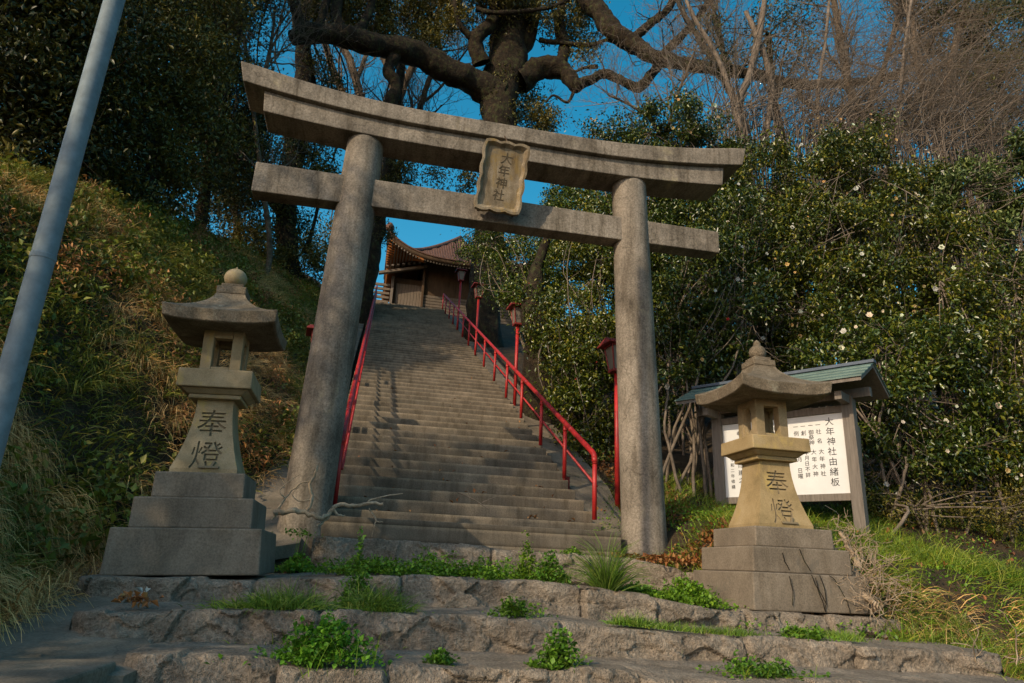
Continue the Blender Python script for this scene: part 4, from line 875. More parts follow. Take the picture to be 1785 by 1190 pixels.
# the great tree
def great_tree():
    K = 23.2 / 18.3; gx, gy = at(838, 620, 23.2).x, 23.2; t = thing('great_tree', 'huge old evergreen with massive crooked limbs towering over the torii', 'tree', (gx, gy, tz(gx, gy)))
    F = Fast()
    def limb(pts, ra, rb, n=14, jit=.10, sub=7):
        P = [at(u, v, y * K) for u, v, y in pts]; R = [r * K for r in ra]
        Q, RR = smooth_path(local(P, t), R, sub, jit); F.tube(Q, RR, n); return Q
    limb([(832, 720, 18.3), (838, 620, 18.3), (846, 500, 18.3), (858, 380, 18.3), (869, 250, 18.3), (876, 150, 18.3), (890, 60, 18.3), (905, -40, 18.3)], [.62, .52, .48, .46, .50, .62, .64, .52], 0, 28, .04)
    F.build('trunk', BARK, t, True); F = Fast()
    LM = [([(870, 165, 18.3), (825, 140, 18.1), (780, 122, 17.9), (735, 95, 17.6), (690, 82, 17.3), (640, 75, 17), (590, 62, 16.8), (545, 58, 16.6), (508, 66, 16.5)], [.62, .55, .50, .44, .40, .40, .36, .33, .24]),
        ([(535, 62, 16.6), (520, 30, 16.5), (505, -30, 16.4)], [.26, .2, .18]), ([(600, 66, 16.8), (588, 30, 16.8), (590, -40, 16.8)], [.22, .18, .15]), ([(612, 66, 16.8), (640, 30, 16.9), (655, -40, 17)], [.2, .15, .12]), ([(548, 60, 16.6), (560, 35, 16.6), (575, -20, 16.6)], [.18, .14, .12]),
        ([(840, 110, 17.9), (830, 70, 17.7), (860, 30, 17.6), (855, -40, 17.6)], [.34, .26, .22, .2]), ([(830, 70, 17.7), (800, 40, 17.5), (790, -20, 17.4)], [.16, .10, .08]),
        ([(690, 90, 17.3), (678, 120, 17.3), (690, 150, 17.4), (680, 185, 17.5), (684, 230, 17.6)], [.24, .22, .20, .2, .18]),
        ([(905, 140, 18.2), (945, 118, 18), (985, 125, 17.8), (1003, 148, 17.6), (1030, 138, 17.5), (1052, 128, 17.4), (1085, 140, 17.2), (1112, 152, 17.1), (1140, 125, 17), (1160, 90, 16.9), (1195, 55, 16.8), (1225, 20, 16.7), (1250, -30, 16.6)], [.5, .40, .30, .25, .20, .18, .17, .18, .17, .16, .15, .14, .12]),
        ([(975, 118, 17.8), (985, 80, 17.8), (975, 40, 17.9), (985, -30, 17.9)], [.26, .22, .2, .18]), ([(1003, 150, 17.6), (998, 165, 17.6), (988, 178, 17.6), (965, 166, 17.6), (952, 178, 17.6)], [.07, .06, .05, .045, .03]),
        ([(1002, 126, 17.6), (1018, 118, 17.6), (1042, 116, 17.5)], [.05, .06, .08]),
        ([(960, -60, 17.6), (1010, -20, 17.4), (1045, 22, 17.1), (1065, 48, 16.9), (1100, 72, 16.7), (1135, 96, 16.4), (1190, 112, 16.0), (1250, 120, 15.6), (1310, 128, 15.2), (1380, 146, 14.9), (1450, 146, 14.6), (1520, 140, 14.4), (1570, 125, 14.2), (1620, 95, 14)], [.42, .40, .38, .36, .32, .27, .24, .22, .2, .17, .16, .14, .12, .08]),
        ([(1105, 66, 16.7), (1135, 40, 16.6), (1165, 15, 16.5), (1190, -30, 16.4)], [.2, .17, .15, .12]), ([(940, 70, 17.9), (985, 75, 17.6), (1030, 78, 17.3), (1060, 70, 17.1), (1095, 88, 16.9), (1120, 98, 16.8)], [.10, .09, .08, .07, .07, .06]),
        ([(830, 15, 17.3), (860, 22, 17.2), (905, 20, 17.1), (960, 12, 17), (1010, -10, 17)], [.10, .09, .08, .07, .06]),
        ([(900, 100, 18.2), (925, 50, 18.2), (935, -20, 18.2)], [.35, .3, .25]),
        ([(1390, 148, 14.9), (1400, 175, 14.8), (1430, 190, 14.7), (1480, 185, 14.5), (1520, 160, 14.4)], [.08, .08, .07, .06, .05])]
    for pts, R in LM:
        F2 = Fast(); P = [at(u, v, y * K) for u, v, y in pts]; Q, RR = smooth_path(local(P, t), [r * K * .84 for r in R], 9, 0.0); F2.tube(Q, RR, 18)
        for _ in range(3 if len(pts) > 3 else 1):
            i = RNG.integers(len(Q) // 3, len(Q)); grow(F2, Q[i], rand_unit(1)[0] + np.array([0, 0, .6]), .9, min(.035, RR[i] * .4), 2, .7, .2, 3, .3)
        # rounded end
        F2.build('limb', BARK, t, True)
    B = [(at(u, v, y * K), r * K) for u, v, y, r in [(640, 30, 18, .9), (720, 40, 18.5, .7), (760, 20, 18.5, .7), (690, -10, 18, .9), (560, 10, 18, .9), (600, 20, 17.5, .6), (660, 60, 17.8, .45), (740, 70, 18, .4), (770, 60, 18, .35), (805, 30, 17.8, .5), (600, 45, 17.5, .4), (800, -20, 18, 1.0), (860, -30, 17.2, 1.0), (950, 20, 17.5, .6), (1010, 30, 18.2, .5),
         (935, 195, 18.6, .55), (940, 225, 18.8, .5), (915, 170, 18.9, .5), (1020, 95, 17.4, .3), (1035, 75, 18.3, .3), (700, 300, 19.5, .55), (760, 305, 19.5, .3), (820, 320, 19.5, .4), (985, 60, 18.3, .5), (1010, 10, 18.2, .4)]]
    add_foliage('foliage', crown_points(B, 3400, .26, .36), L_OLIVE, t, .13)
    # ivy and ferns that cover the trunk
    n = 5200; zz = RNG.uniform(0.0, 1, n); A0 = at(868, 260, 23.2); A1 = at(888, -30, 23.2); th = RNG.uniform(0, 2 * PI, n); rr = .62 + .22 * RNG.random(n)
    P = np.array(tuple(A0))[None] * (1 - zz[:, None]) + np.array(tuple(A1))[None] * zz[:, None] + np.stack([np.cos(th) * rr, np.sin(th) * rr, 0 * rr], -1)
    P = P[fbm(P * 1.1 + 4, 3) > .48]; add_foliage('ivy', P, L_OLIVE, t, .11, droop=.6)
great_tree()
tp2 = thing('old_trunk', 'old dark tree trunk behind the right handrail, under the hanging camellia', 'tree trunk', (at(945, 700, 13.6).x, 13.6, tz(at(945, 700, 13.6).x, 13.6)))
F = Fast(); P = [at(960, 850, 13.6), at(955, 760, 13.6), at(943, 650, 13.6), at(936, 560, 13.7), at(932, 490, 13.9), at(945, 440, 14.1), at(962, 400, 14.2)]; Q, RR = smooth_path(local(P, tp2), [.55, .44, .38, .30, .20, .11, .05], 7, .05); F.tube(Q, RR, 14)
P = [at(1010, 860, 13.3), at(1000, 740, 13.4), at(975, 640, 13.5)]; Q, RR = smooth_path(local(P, tp2), [.36, .24, .15], 6, .1); F.tube(Q, RR, 10); F.build('trunk', BARK, tp2)

# camellias: glossy leaves, white, withered and red flowers
def flower_mesh(name, r, mseed):
    rs = np.random.default_rng(mseed); V = []; Fc = []
    for ringn, (k, rad, tilt) in enumerate(((6, 1.0, .25), (5, .68, .55), (4, .4, .9))):
        for j in range(k):
            a = 2 * PI * (j + rs.uniform(-.2, .2)) / k + ringn * .5; d = np.array([math.cos(a), math.sin(a), tilt]); d /= np.linalg.norm(d); s = np.array([-math.sin(a), math.cos(a), 0]) * .42 * rad * r; L = rad * r * rs.uniform(.85, 1.1)
            b = len(V); V += [(0, 0, 0), tuple(d * L * .6 - s), tuple(d * L + np.array([0, 0, .12 * r])), tuple(d * L * .6 + s)]; Fc.append((b, b + 1, b + 2, b + 3))
    me = bpy.data.meshes.new(name); me.from_pydata(V, [], Fc); return me
FM = []
for m_ in (F_WHITE, F_BROWN, F_RED):
    me = flower_mesh('flower', .055, 3 + len(FM)); me.materials.append(m_); FM.append(me)
def camellia(label, base, blobs, n_per=7000, size=.080, nfl=(40, 18, 2), stems=8, leafm=None, group='camellia bushes on the right bank', clump=.15, gap=.42, aspect=.46, name='camellia_bush', cat='bush', fs=1.0):
    B = [(at(u, v, y), r) for u, v, y, r in blobs]; b0 = at(*base); t = thing(name, label, cat, (b0.x, b0.y, tz(b0.x, b0.y)), group=group)
    F = Fast(); tips = []
    for k in range(stems):
        c, r = B[k % len(B)]; o = Vector((b0.x + RNG.uniform(-.7, .7), b0.y + RNG.uniform(-.4, .4), 0)); o.z = tz(o.x, o.y) - .1
        e = Vector(c) + Vector(rand_unit(1)[0]) * r * .3; m1 = o.lerp(e, .35) + Vector((RNG.uniform(-.25, .25), RNG.uniform(-.25, .25), .25)); m2 = o.lerp(e, .7) + Vector(rand_unit(1)[0]) * .25
        Q, RR = smooth_path(local([o, m1, m2, e], t), [.028, .022, .017, .009], 5, .5); F.tube(Q, RR, 6); tips.append(e)
    twig_web(F, t, B, tips, stems * 6, .013)
    for _ in range(stems * 3):
        c, r = B[RNG.integers(0, len(B))]; d = rand_unit(1)[0]; d[1] = -abs(d[1]); grow(F, np.array(tuple(c - t.location)) + d * .75 * r, d + np.array([0, -.2, .1]), .5, .007, 1, .6, .05, 3, .3, minr=.003)
    F.build('branches', BARKT, t)
    P = crown_points(B, n_per, clump, gap); add_foliage('foliage', P, leafm or L_CAM, t, size, aspect, outc=None, droop=.25)
    # flowers sit on the sunny outside of the crown
    cen = np.array([tuple(c) for c, r in B]); rad = np.array([r if not hasattr(r, '__len__') else r[0] for c, r in B]); k = 0
    for kind, cnt in enumerate((nfl[0], nfl[1], nfl[2])):
        n = 0; tries = 0
        while n < cnt and tries < cnt * 60:
            tries += 1; i = RNG.integers(0, len(B)); d = rand_unit(1)[0]; d[1] = -abs(d[1]) * 1.3; d /= np.linalg.norm(d); p = cen[i] + d * rad[i] * RNG.uniform(1.04, 1.2) * np.array([1, 1, .9])
            if (np.linalg.norm(p - cen, axis=1) < rad * .98).any(): continue
            o = bpy.data.objects.new('flower', FM[kind]); col.objects.link(o); o.parent = t; o.location = Vector(p) - t.location; s = fs * RNG.choice([.3, .4, .5, .6, .8, 1.05]) * (1 if kind == 0 else .75); o.scale = (s, s, s)
            o.rotation_euler = Vector((d[0] - .3, d[1] - .5, d[2] * .5 + RNG.uniform(-.3, .3))).to_track_quat('Z', 'Y').to_euler(); n += 1
    return t
camellia('camellia hanging over the upper right handrail beside the shrine', (985, 560, 16.5), [(875, 415, 17, .62), (843, 432, 17.4, .45), (862, 460, 17.2, .42), (820, 412, 17.8, .25), (915, 455, 16.5, .75), (960, 400, 17, 1.0), (1010, 370, 17, 1.1), (985, 460, 15.5, 1.1), (895, 515, 15.6, .42), (910, 512, 13.8, .26), (858, 492, 19.4, .42), (822, 440, 19.5, .4), (935, 520, 15, .8), (925, 565, 15.2, .4), (960, 500, 14.5, .6), (1050, 330, 17, 1.0)], 5600, .08, (9, 3, 9), 8)
camellia('camellia above the old trunk left of the right torii pillar', (1040, 760, 12.4), [(1000, 545, 13, .8), (1050, 480, 13, .9), (955, 575, 13, .5), (1010, 620, 12.5, .7), (1050, 590, 12, .7), (1045, 690, 12, .65), (1030, 760, 12, .5), (1070, 740, 12, .5), (1040, 420, 13.5, 1.0), (1010, 810, 12, .3), (990, 640, 12.3, .5), (1002, 700, 12, .45), (1015, 765, 11.6, .38), (1048, 810, 11.3, .32), (1060, 640, 11.8, .6), (985, 590, 12.8, .5)], 7600, .078, (5, 2, 2), 10)
camellia('camellia rising above the right end of the lintel', (1180, 760, 12), [(1090, 270, 12.5, .8), (1150, 235, 12.5, .8), (1200, 225, 12.3, .75), (1240, 260, 12.2, .7), (1120, 350, 12.5, 1.0), (1200, 340, 12.3, 1.0), (1180, 430, 12, 1.0), (1110, 440, 12.2, .8), (1060, 260, 12.8, .45), (1030, 225, 12.8, .22), (1190, 180, 12.4, .3), (1240, 370, 12, .8)], 6600, .078, (8, 38, 3), 10)
camellia('tall camellia with bare lower stems between right pillar and right lantern', (1215, 830, 9.8), [(1200, 520, 10, .65), (1260, 470, 10, .8), (1230, 580, 10, .6), (1190, 640, 10, .5), (1265, 400, 10.2, .8), (1290, 560, 9.8, .7), (1180, 590, 10.3, .5), (1170, 720, 10.5, .35), (1250, 660, 10.3, .45)], 8200, .078, (26, 9, 1), 16)
camellia('broad camellia covered in white blooms above the notice board', (1420, 840, 10.8), [(1330, 330, 11.00, 0.99), (1420, 300, 11.22, 1.04), (1500, 320, 11.00, 0.99), (1350, 430, 10.56, 0.99), (1450, 420, 10.34, 1.10), (1540, 420, 10.34, 1.04), (1380, 540, 10.23, 0.94), (1480, 530, 10.01, 0.99), (1570, 530, 10.01, 0.88), (1330, 600, 10.45, 0.66), (1500, 260, 11.44, 0.66), (1590, 330, 11.00, 0.77), (1320, 480, 10.45, 0.66)], 7800, .078, (60, 60, 1), 16)
camellia('shaded camellia behind the right edge of the notice board', (1590, 880, 8.8), [(1520, 620, 9, .75), (1600, 620, 8.9, .8), (1560, 700, 8.8, .7), (1640, 700, 8.7, .75), (1560, 790, 8.8, .55), (1630, 800, 8.6, .6), (1690, 760, 8.6, .65), (1540, 860, 8.9, .35), (1430, 640, 9.4, .6)], 7600, .078, (26, 4, 1), 12)
camellia('dense camellia at the right edge of the photo below the pale shrub', (1730, 870, 8.6), [(1650, 500, 9.2, .85), (1740, 520, 9, .85), (1700, 600, 8.8, .8), (1780, 620, 8.6, .8), (1760, 720, 8.5, .7), (1790, 800, 8.4, .6), (1720, 820, 8.5, .5), (1820, 520, 9, .9), (1640, 420, 9.5, .6)], 7200, .078, (30, 5, 1), 12)
camellia('pale green shrub with upright leaf clusters at the upper right edge', (1740, 840, 9.8), [(1690, 330, 9.4, .5), (1740, 290, 9.3, .6), (1790, 340, 9.2, .7), (1700, 400, 9.4, .5), (1770, 430, 9.2, .6), (1660, 370, 9.6, .35), (1830, 260, 9.2, .7)], 8000, .105, (0, 0, 0), 8, L_PITT, None, .10, .42, .36, 'broadleaf_shrub', 'shrub')
camellia('low dark undergrowth bush at the foot of the hedge on the right', (1560, 900, 8.3), [(1540, 880, 8.6, .3), (1620, 880, 8.4, .35), (1700, 890, 8.2, .35), (1780, 890, 8.0, .4), (1840, 880, 7.8, .5)], 7000, .05, (0, 0, 0), 2, L_OLIVE, None, .12, .3, .4, 'undergrowth_bush', 'bush')

# bare arching shrubs and twiggy trees on the right
def arching(label, u0, u1, v0, y0, y1, n, top, lean, seed, mat=BARKT, r=.014, trunks=()):
    global RNG
    c = at((u0 + u1) / 2, v0, (y0 + y1) / 2); t = thing('bare_shrub', label, 'shrub', (c.x, c.y, tz(c.x, c.y)), group='bare arching shrubs above the hedge'); F = Fast()
    for k in range(n):
        p = at(RNG.uniform(u0, u1), v0 + RNG.uniform(-30, 60), RNG.uniform(y0, y1)); q = Vector((c.x + (p.x - c.x) * .45, p.y, tz(c.x, p.y) + .1)); L = top * RNG.uniform(.55, 1.25); d = Vector((lean + RNG.normal() * .45, RNG.normal() * .35, 1)).normalized()
        a = p + d * L * .35; b = a + (d + Vector((lean * .9, 0, -.25))).normalized() * L * .4; e = b + (d + Vector((lean * 1.8, 0, -.8))).normalized() * L * .35
        Q, R = smooth_path(local([q, p, a, b, e], t), [r * 1.5, r, r * .8, r * .5, r * .25], 4, .9); F.tube(Q, R, 3)
        for _ in range(4):
            i = RNG.integers(7, len(Q)); dd = np.array(tuple(Q[min(i + 1, len(Q) - 1)] - Q[i - 1])); dd /= np.linalg.norm(dd) + 1e-9; grow(F, Q[i], dd + rand_unit(1)[0] * .6, L * .22, r * .4, 1, .5, .1, 3, .25, minr=.0035)
    F.build('twigs', mat, t)
    if trunks:
        F = Fast()
        for pts, ra, rb in trunks:
            P = [at(*p) for p in pts]; Q, R = smooth_path(local(P, t), list(np.linspace(ra, rb, len(P))), 6, .12); F.tube(Q, R, 10)
        F.build('trunk', BARKT, t)
    return t
arching('tangle of thin bare shoots rising over the camellia right of the big tree', 1230, 1400, 250, 12.5, 15, 150, 4.6, .22, 1, trunks=[([(1300, 400, 13.5), (1298, 260, 13.5), (1285, 190, 13.5), (1310, 120, 13.5), (1330, 20, 13.5), (1335, -40, 13.5)], .12, .07), ([(1290, 230, 13.5), (1260, 120, 13.5), (1205, 20, 13.5), (1180, -40, 13.5)], .07, .045), ([(1330, 260, 13.6), (1345, 160, 13.6), (1330, 90, 13.6), (1300, 20, 13.6)], .10, .06)])
arching('dense curtain of arching brown shoots over the middle of the hedge', 1400, 1560, 270, 12, 15, 190, 4.8, .36, 2, trunks=[([(1450, 420, 13), (1440, 280, 13), (1425, 180, 13), (1440, 60, 13), (1450, -60, 13)], .07, .03)])
arching('dense curtain of arching brown shoots in the upper right corner', 1560, 1760, 280, 11, 14, 200, 5.0, .40, 3, trunks=[([(1620, 420, 12.5), (1600, 300, 12.5), (1570, 200, 12.5), (1580, 60, 12.5), (1600, -60, 12.5)], .06, .03)])
GB2 = 'bare trees behind the right hedge'
bare_tree('pale bare tree far behind the right end of the lintel', [([(1310, 330, 20), (1285, 190, 20), (1240, 100, 20), (1190, 20, 20), (1170, -40, 20)], .15, .08), ([(1270, 160, 20), (1255, 60, 20), (1230, -30, 20)], .12, .06)], 18, GB2, L=2.4, lev=3)
bare_tree('fine twigged bare tree filling the sky under the right limb', [([(1180, 330, 18), (1150, 230, 18), (1110, 190, 18), (1060, 165, 18)], .07, .03), ([(1160, 240, 18), (1180, 170, 18), (1210, 90, 18)], .07, .03)], 18, GB2, L=1.6, lev=3, minr=.005)
bare_tree('brown bare tree behind the arching shoots over the hedge', [([(1500, 330, 18), (1490, 200, 18), (1470, 100, 18), (1450, -20, 18)], .2, .1), ([(1495, 220, 18), (1540, 120, 18), (1570, 0, 18)], .12, .06)], 18, GB2, L=2.4, lev=3)
bare_tree('brown bare tree near the upper right corner behind the shoots', [([(1650, 350, 17), (1640, 220, 17), (1660, 100, 17), (1690, -20, 17)], .2, .1), ([(1640, 220, 17), (1600, 120, 17), (1590, 0, 17)], .12, .06)], 20, GB2, L=2.4, lev=3)
GR = 'evergreen trees behind the bare shrubs on the right'
evergreen('dark leafed tree showing between the bare twigs right of the lintel end', [(1370, 300, 19), (1350, 180, 19), (1340, 60, 19)], .2, .1, [(1240, 70, 19, .7), (1260, 110, 19, .6), (1340, 50, 19, .9), (1380, 100, 19, .8), (1310, 95, 19, .6), (1400, 30, 19, .8)], L_DARK, .12, 1500, 16, GR)
evergreen('olive toned evergreen behind the bare shoots above the hedge', [(1480, 330, 20), (1500, 200, 20)], .2, .1, [(1440, 240, 20, .9), (1540, 230, 20, 1.1), (1610, 200, 20, 1.2), (1500, 200, 21, 1.0)], L_OLIVE, .12, 2000, 12, GR)
evergreen('large brown green evergreen filling the top right corner behind the twigs', [(1720, 330, 18), (1710, 180, 18), (1700, 20, 18)], .3, .15, [(1650, 60, 18, 1.5), (1740, 50, 18, 1.6), (1700, 150, 18, 1.4), (1780, 160, 18, 1.4), (1640, 160, 18, 1.0), (1760, 260, 18, 1.2), (1690, 250, 18, 1.0), (1600, 20, 18, 1.0), (1800, -30, 18, 1.5)], L_OLIVE, .13, 2700, 26, GR)
bare_tree('bare tree reaching thin twigs into the sky above the left lintel end', [([(470, 430, 19), (455, 300, 19), (440, 180, 19), (430, 90, 19), (410, 20, 19)], .08, .04), ([(440, 190, 19), (470, 90, 19), (480, 10, 19)], .08, .03)], 14, GB, L=2.0, lev=3, minr=.005)

evergreen('dark evergreen standing behind the camellias between the torii and the big tree', [(1120, 600, 15.5), (1120, 480, 15.5), (1120, 400, 15.5)], .15, .08, [(1080, 430, 15.5, 1.2), (1170, 420, 15.5, 1.3), (1120, 540, 15, 1.2), (1200, 540, 15, 1.2), (1150, 650, 14, 1.0)], L_DARK, .12, 4200, 10, 'evergreens hidden behind the camellia bank')
evergreen('dark evergreen standing behind the camellias above the notice board', [(1360, 620, 15), (1360, 480, 15), (1360, 400, 15)], .15, .08, [(1290, 420, 15, 1.3), (1380, 400, 15, 1.3), (1460, 430, 15, 1.3), (1330, 560, 14.5, 1.2), (1440, 570, 14.5, 1.2)], L_DARK, .12, 4200, 10, 'evergreens hidden behind the camellia bank')
evergreen('dark evergreen standing behind the camellias near the right edge', [(1640, 620, 14), (1640, 480, 14), (1640, 420, 14)], .15, .08, [(1560, 430, 14, 1.3), (1650, 440, 14, 1.3), (1740, 450, 14, 1.3), (1600, 580, 13.5, 1.2), (1720, 600, 13.5, 1.2), (1810, 560, 13.5, 1.2)], L_DARK, .12, 4200, 10, 'evergreens hidden behind the camellia bank')
# trees on the road side, left of and behind the camera: their gaps throw the dappled light
def road_tree(label, x, y, blobs, n_per=1500):
    t = thing('roadside_tree', label, 'tree', (x, y, tz(x, y)), group='roadside trees by the approach'); F = Fast(); top = Vector(blobs[len(blobs) // 2][0])
    Q, R = smooth_path(local([Vector((x, y, tz(x, y) - .3)), Vector((x + .1, y, 1.5)), top], t), [.2, .16, .08], 6, .1); F.tube(Q, R, 9); F.build('trunk', BARK, t)
    B = [(Vector(c), r) for c, r in blobs]; F = Fast(); twig_web(F, t, B, [top, (Vector((x, y, 2.5)))], 22, .035); F.build('branches', BARK, t)
    add_foliage('foliage', crown_points(B, n_per, .25, .44), L_DARK, t, .13)
road_tree('leafy tree at the roadside left of the steps', -8.0, -.8, [((-7.7, -.9, 5.0), 1.5), ((-8.3, .4, 5.4), 1.2), ((-7.3, .8, 5.9), .8), ((-8.6, -1.6, 6.0), 1.0)])
road_tree('tall thin leafed tree on the left bank close to the road', -9.6, .6, [((-9.6, .6, 9.4), 2.0), ((-8.8, 1.6, 8.2), 1.3), ((-10.6, -.4, 10.2), 1.6)], 560)

# ------------------------------------------------------------------ grass, weeds and litter
def scatter(n, fx, dens=None):
    P = fx(n); z = terrain(P[:, 0], P[:, 1]); P3 = np.stack([P[:, 0], P[:, 1], z], -1)
    if dens is not None: P3 = P3[dens(P3)]
    return P3
def foot_x(y): return np.interp(y, [0, 3.3, 6, 8, 10, 30], [-1.6, -1.75, -2.25, -1.55, -1.0, -1.05])
def hill(n, y0=2.6, y1=27, p=1.7, w_=5.0):
    def f(n):
        y = y0 + (y1 - y0) * RNG.random(n) ** p; return np.stack([foot_x(y) - .02 - w_ * RNG.random(n), y], -1)
    return scatter(n, f)
def stuff(name, me, m): o = link(name, me, m); tag(o, kind='stuff'); return o
def tuft_stuff(n, per, length, width, droop, m, name, keep, **kw):
    C = hill(n, 3.2, kw.get('y1', 22), kw.get('p', 1.5)); C = C[keep(C)]; N = tnorm(C[:, 0], C[:, 1]); idx = np.repeat(np.arange(len(C)), per)
    off = rand_unit(len(idx)); off[:, 2] *= .3; stuff(name, blade_mesh(name, C[idx] + off * .04, N[idx] * .7 + off * .8 + np.array([0, 0, .35]), length, width, .2, droop, .5, 4), m)
tuft_stuff(900, 46, .48, .010, 1.9, L_SHADE, 'hill_tufts', lambda C: fbm(C * .9 + 2, 3) > .46)
tuft_stuff(900, 46, .50, .008, 2.1, L_DRY, 'dry_hill_tufts', lambda C: fbm(C * .8, 3) < .50)
C = hill(520, 3.4, 24, 1.4); C = C[fbm(C * .7 + 40, 3) > .45]; idx = np.repeat(np.arange(len(C)), 90); N = tnorm(C[:, 0], C[:, 1]); q = rand_unit(len(idx)) * (.08 + .20 * RNG.random(len(idx)))[:, None] + N[idx] * .16
stuff('brambles', leaf_mesh('brambles', C[idx] + q, .08, .6, droop=.15, up=.5), L_SHADE)
C = hill(330, 3.4, 24, 1.4); C = C[fbm(C * .7 + 60, 3) > .5]; idx = np.repeat(np.arange(len(C)), 110); N = tnorm(C[:, 0], C[:, 1]); q = rand_unit(len(idx)) * (.08 + .22 * RNG.random(len(idx)))[:, None] + N[idx] * .12
stuff('dead_bracken', leaf_mesh('dead_bracken', C[idx] + q, .07, .35, droop=.5), L_RUST)
P = hill(62000); k = fbm(P * .8, 3); A = P[k > .50]; N = tnorm(A[:, 0], A[:, 1]); stuff('hill_grass', blade_mesh('hill_grass', A, N, .26, .013, .6, 1.3), L_SHADE)
A = P[(k < .54) & (RNG.random(len(P)) < .8)]; N = tnorm(A[:, 0], A[:, 1]); stuff('dry_hill_grass', blade_mesh('dry_hill_grass', A, N, .34, .009, .6, 1.8, wind=(.25, -.15, 0)), L_DRY)
P = hill(42000); A = P[fbm(P * 1.0 + 7, 3) > .49]; A = A + rand_unit(len(A)) * .10 + np.array([.04, -.03, .08]); stuff('hill_weeds', leaf_mesh('hill_weeds', A, .075, .5, droop=.2), L_SHADE)
P = hill(30000); A = P[fbm(P * .75 + 19, 3) > .56]; A = A + rand_unit(len(A)) * .10 + np.array([.04, -.03, .06]); stuff('bracken', leaf_mesh('bracken', A, .065, .35, droop=.5), L_RUST)
P = scatter(15000, lambda n: np.stack([foot_x(0 * RNG.random(n) + 4.5) + .05 - 1.6 * RNG.random(n) ** .9, 3.6 + 3.2 * RNG.random(n)], -1)); P = P[fbm(P * 2.2, 3) > .42]; N = tnorm(P[:, 0], P[:, 1]); stuff('long_dry_grass', blade_mesh('long_dry_grass', P, N, .50, .009, .5, 2.0, segs=5, wind=(.5, -.3, .1)), L_DRY)
# right bank
def rb(x0, x1, y0, y1):
    return lambda n: np.stack([x0 + (x1 - x0) * RNG.random(n), y0 + (y1 - y0) * RNG.random(n)], -1)
def not_base(P): return ~((np.abs(P[:, 0] - 3.82) < .62) & (np.abs(P[:, 1] - 6.07) < .62)) & ~((np.abs(P[:, 0] - 3.35) < .36) & (np.abs(P[:, 1] - 8) < .36))
P = scatter(30000, rb(3.0, 9.5, 4.5, 10.5), lambda P: not_base(P) & ((P[:, 0] > 4.3) | (P[:, 1] > 6.9)) & (fbm(P * 1.1, 3) > .42)); N = tnorm(P[:, 0], P[:, 1]); stuff('grass', blade_mesh('grass', P, N, .17, .008, .7, 1.0), L_GRASS)
P = scatter(15000, rb(4.35, 8.5, 2.8, 7.2), lambda P: fbm(P * 1.4 + 3, 3) > .43); N = tnorm(P[:, 0], P[:, 1]); stuff('tall_grass', blade_mesh('tall_grass', P, N, .30, .009, .6, 1.2, segs=4), L_GRASS)
P = scatter(9000, rb(4.5, 9.5, 2.2, 6.0), lambda P: fbm(P * 1.0 + 13, 3) > .49); N = tnorm(P[:, 0], P[:, 1]); stuff('dry_grass', blade_mesh('dry_grass', P, N, .32, .008, .7, 1.6, segs=4, wind=(.1, -.4, 0)), L_DRY)
P = scatter(16000, rb(3.0, 8.5, 4.6, 9.5), lambda P: not_base(P) & (fbm(P * 1.5 + 23, 3) > .50)); P = P + rand_unit(len(P)) * .05 + np.array([0, 0, .05]); stuff('ground_cover', leaf_mesh('ground_cover', P, .035, .7, up=.8), L_WEED)

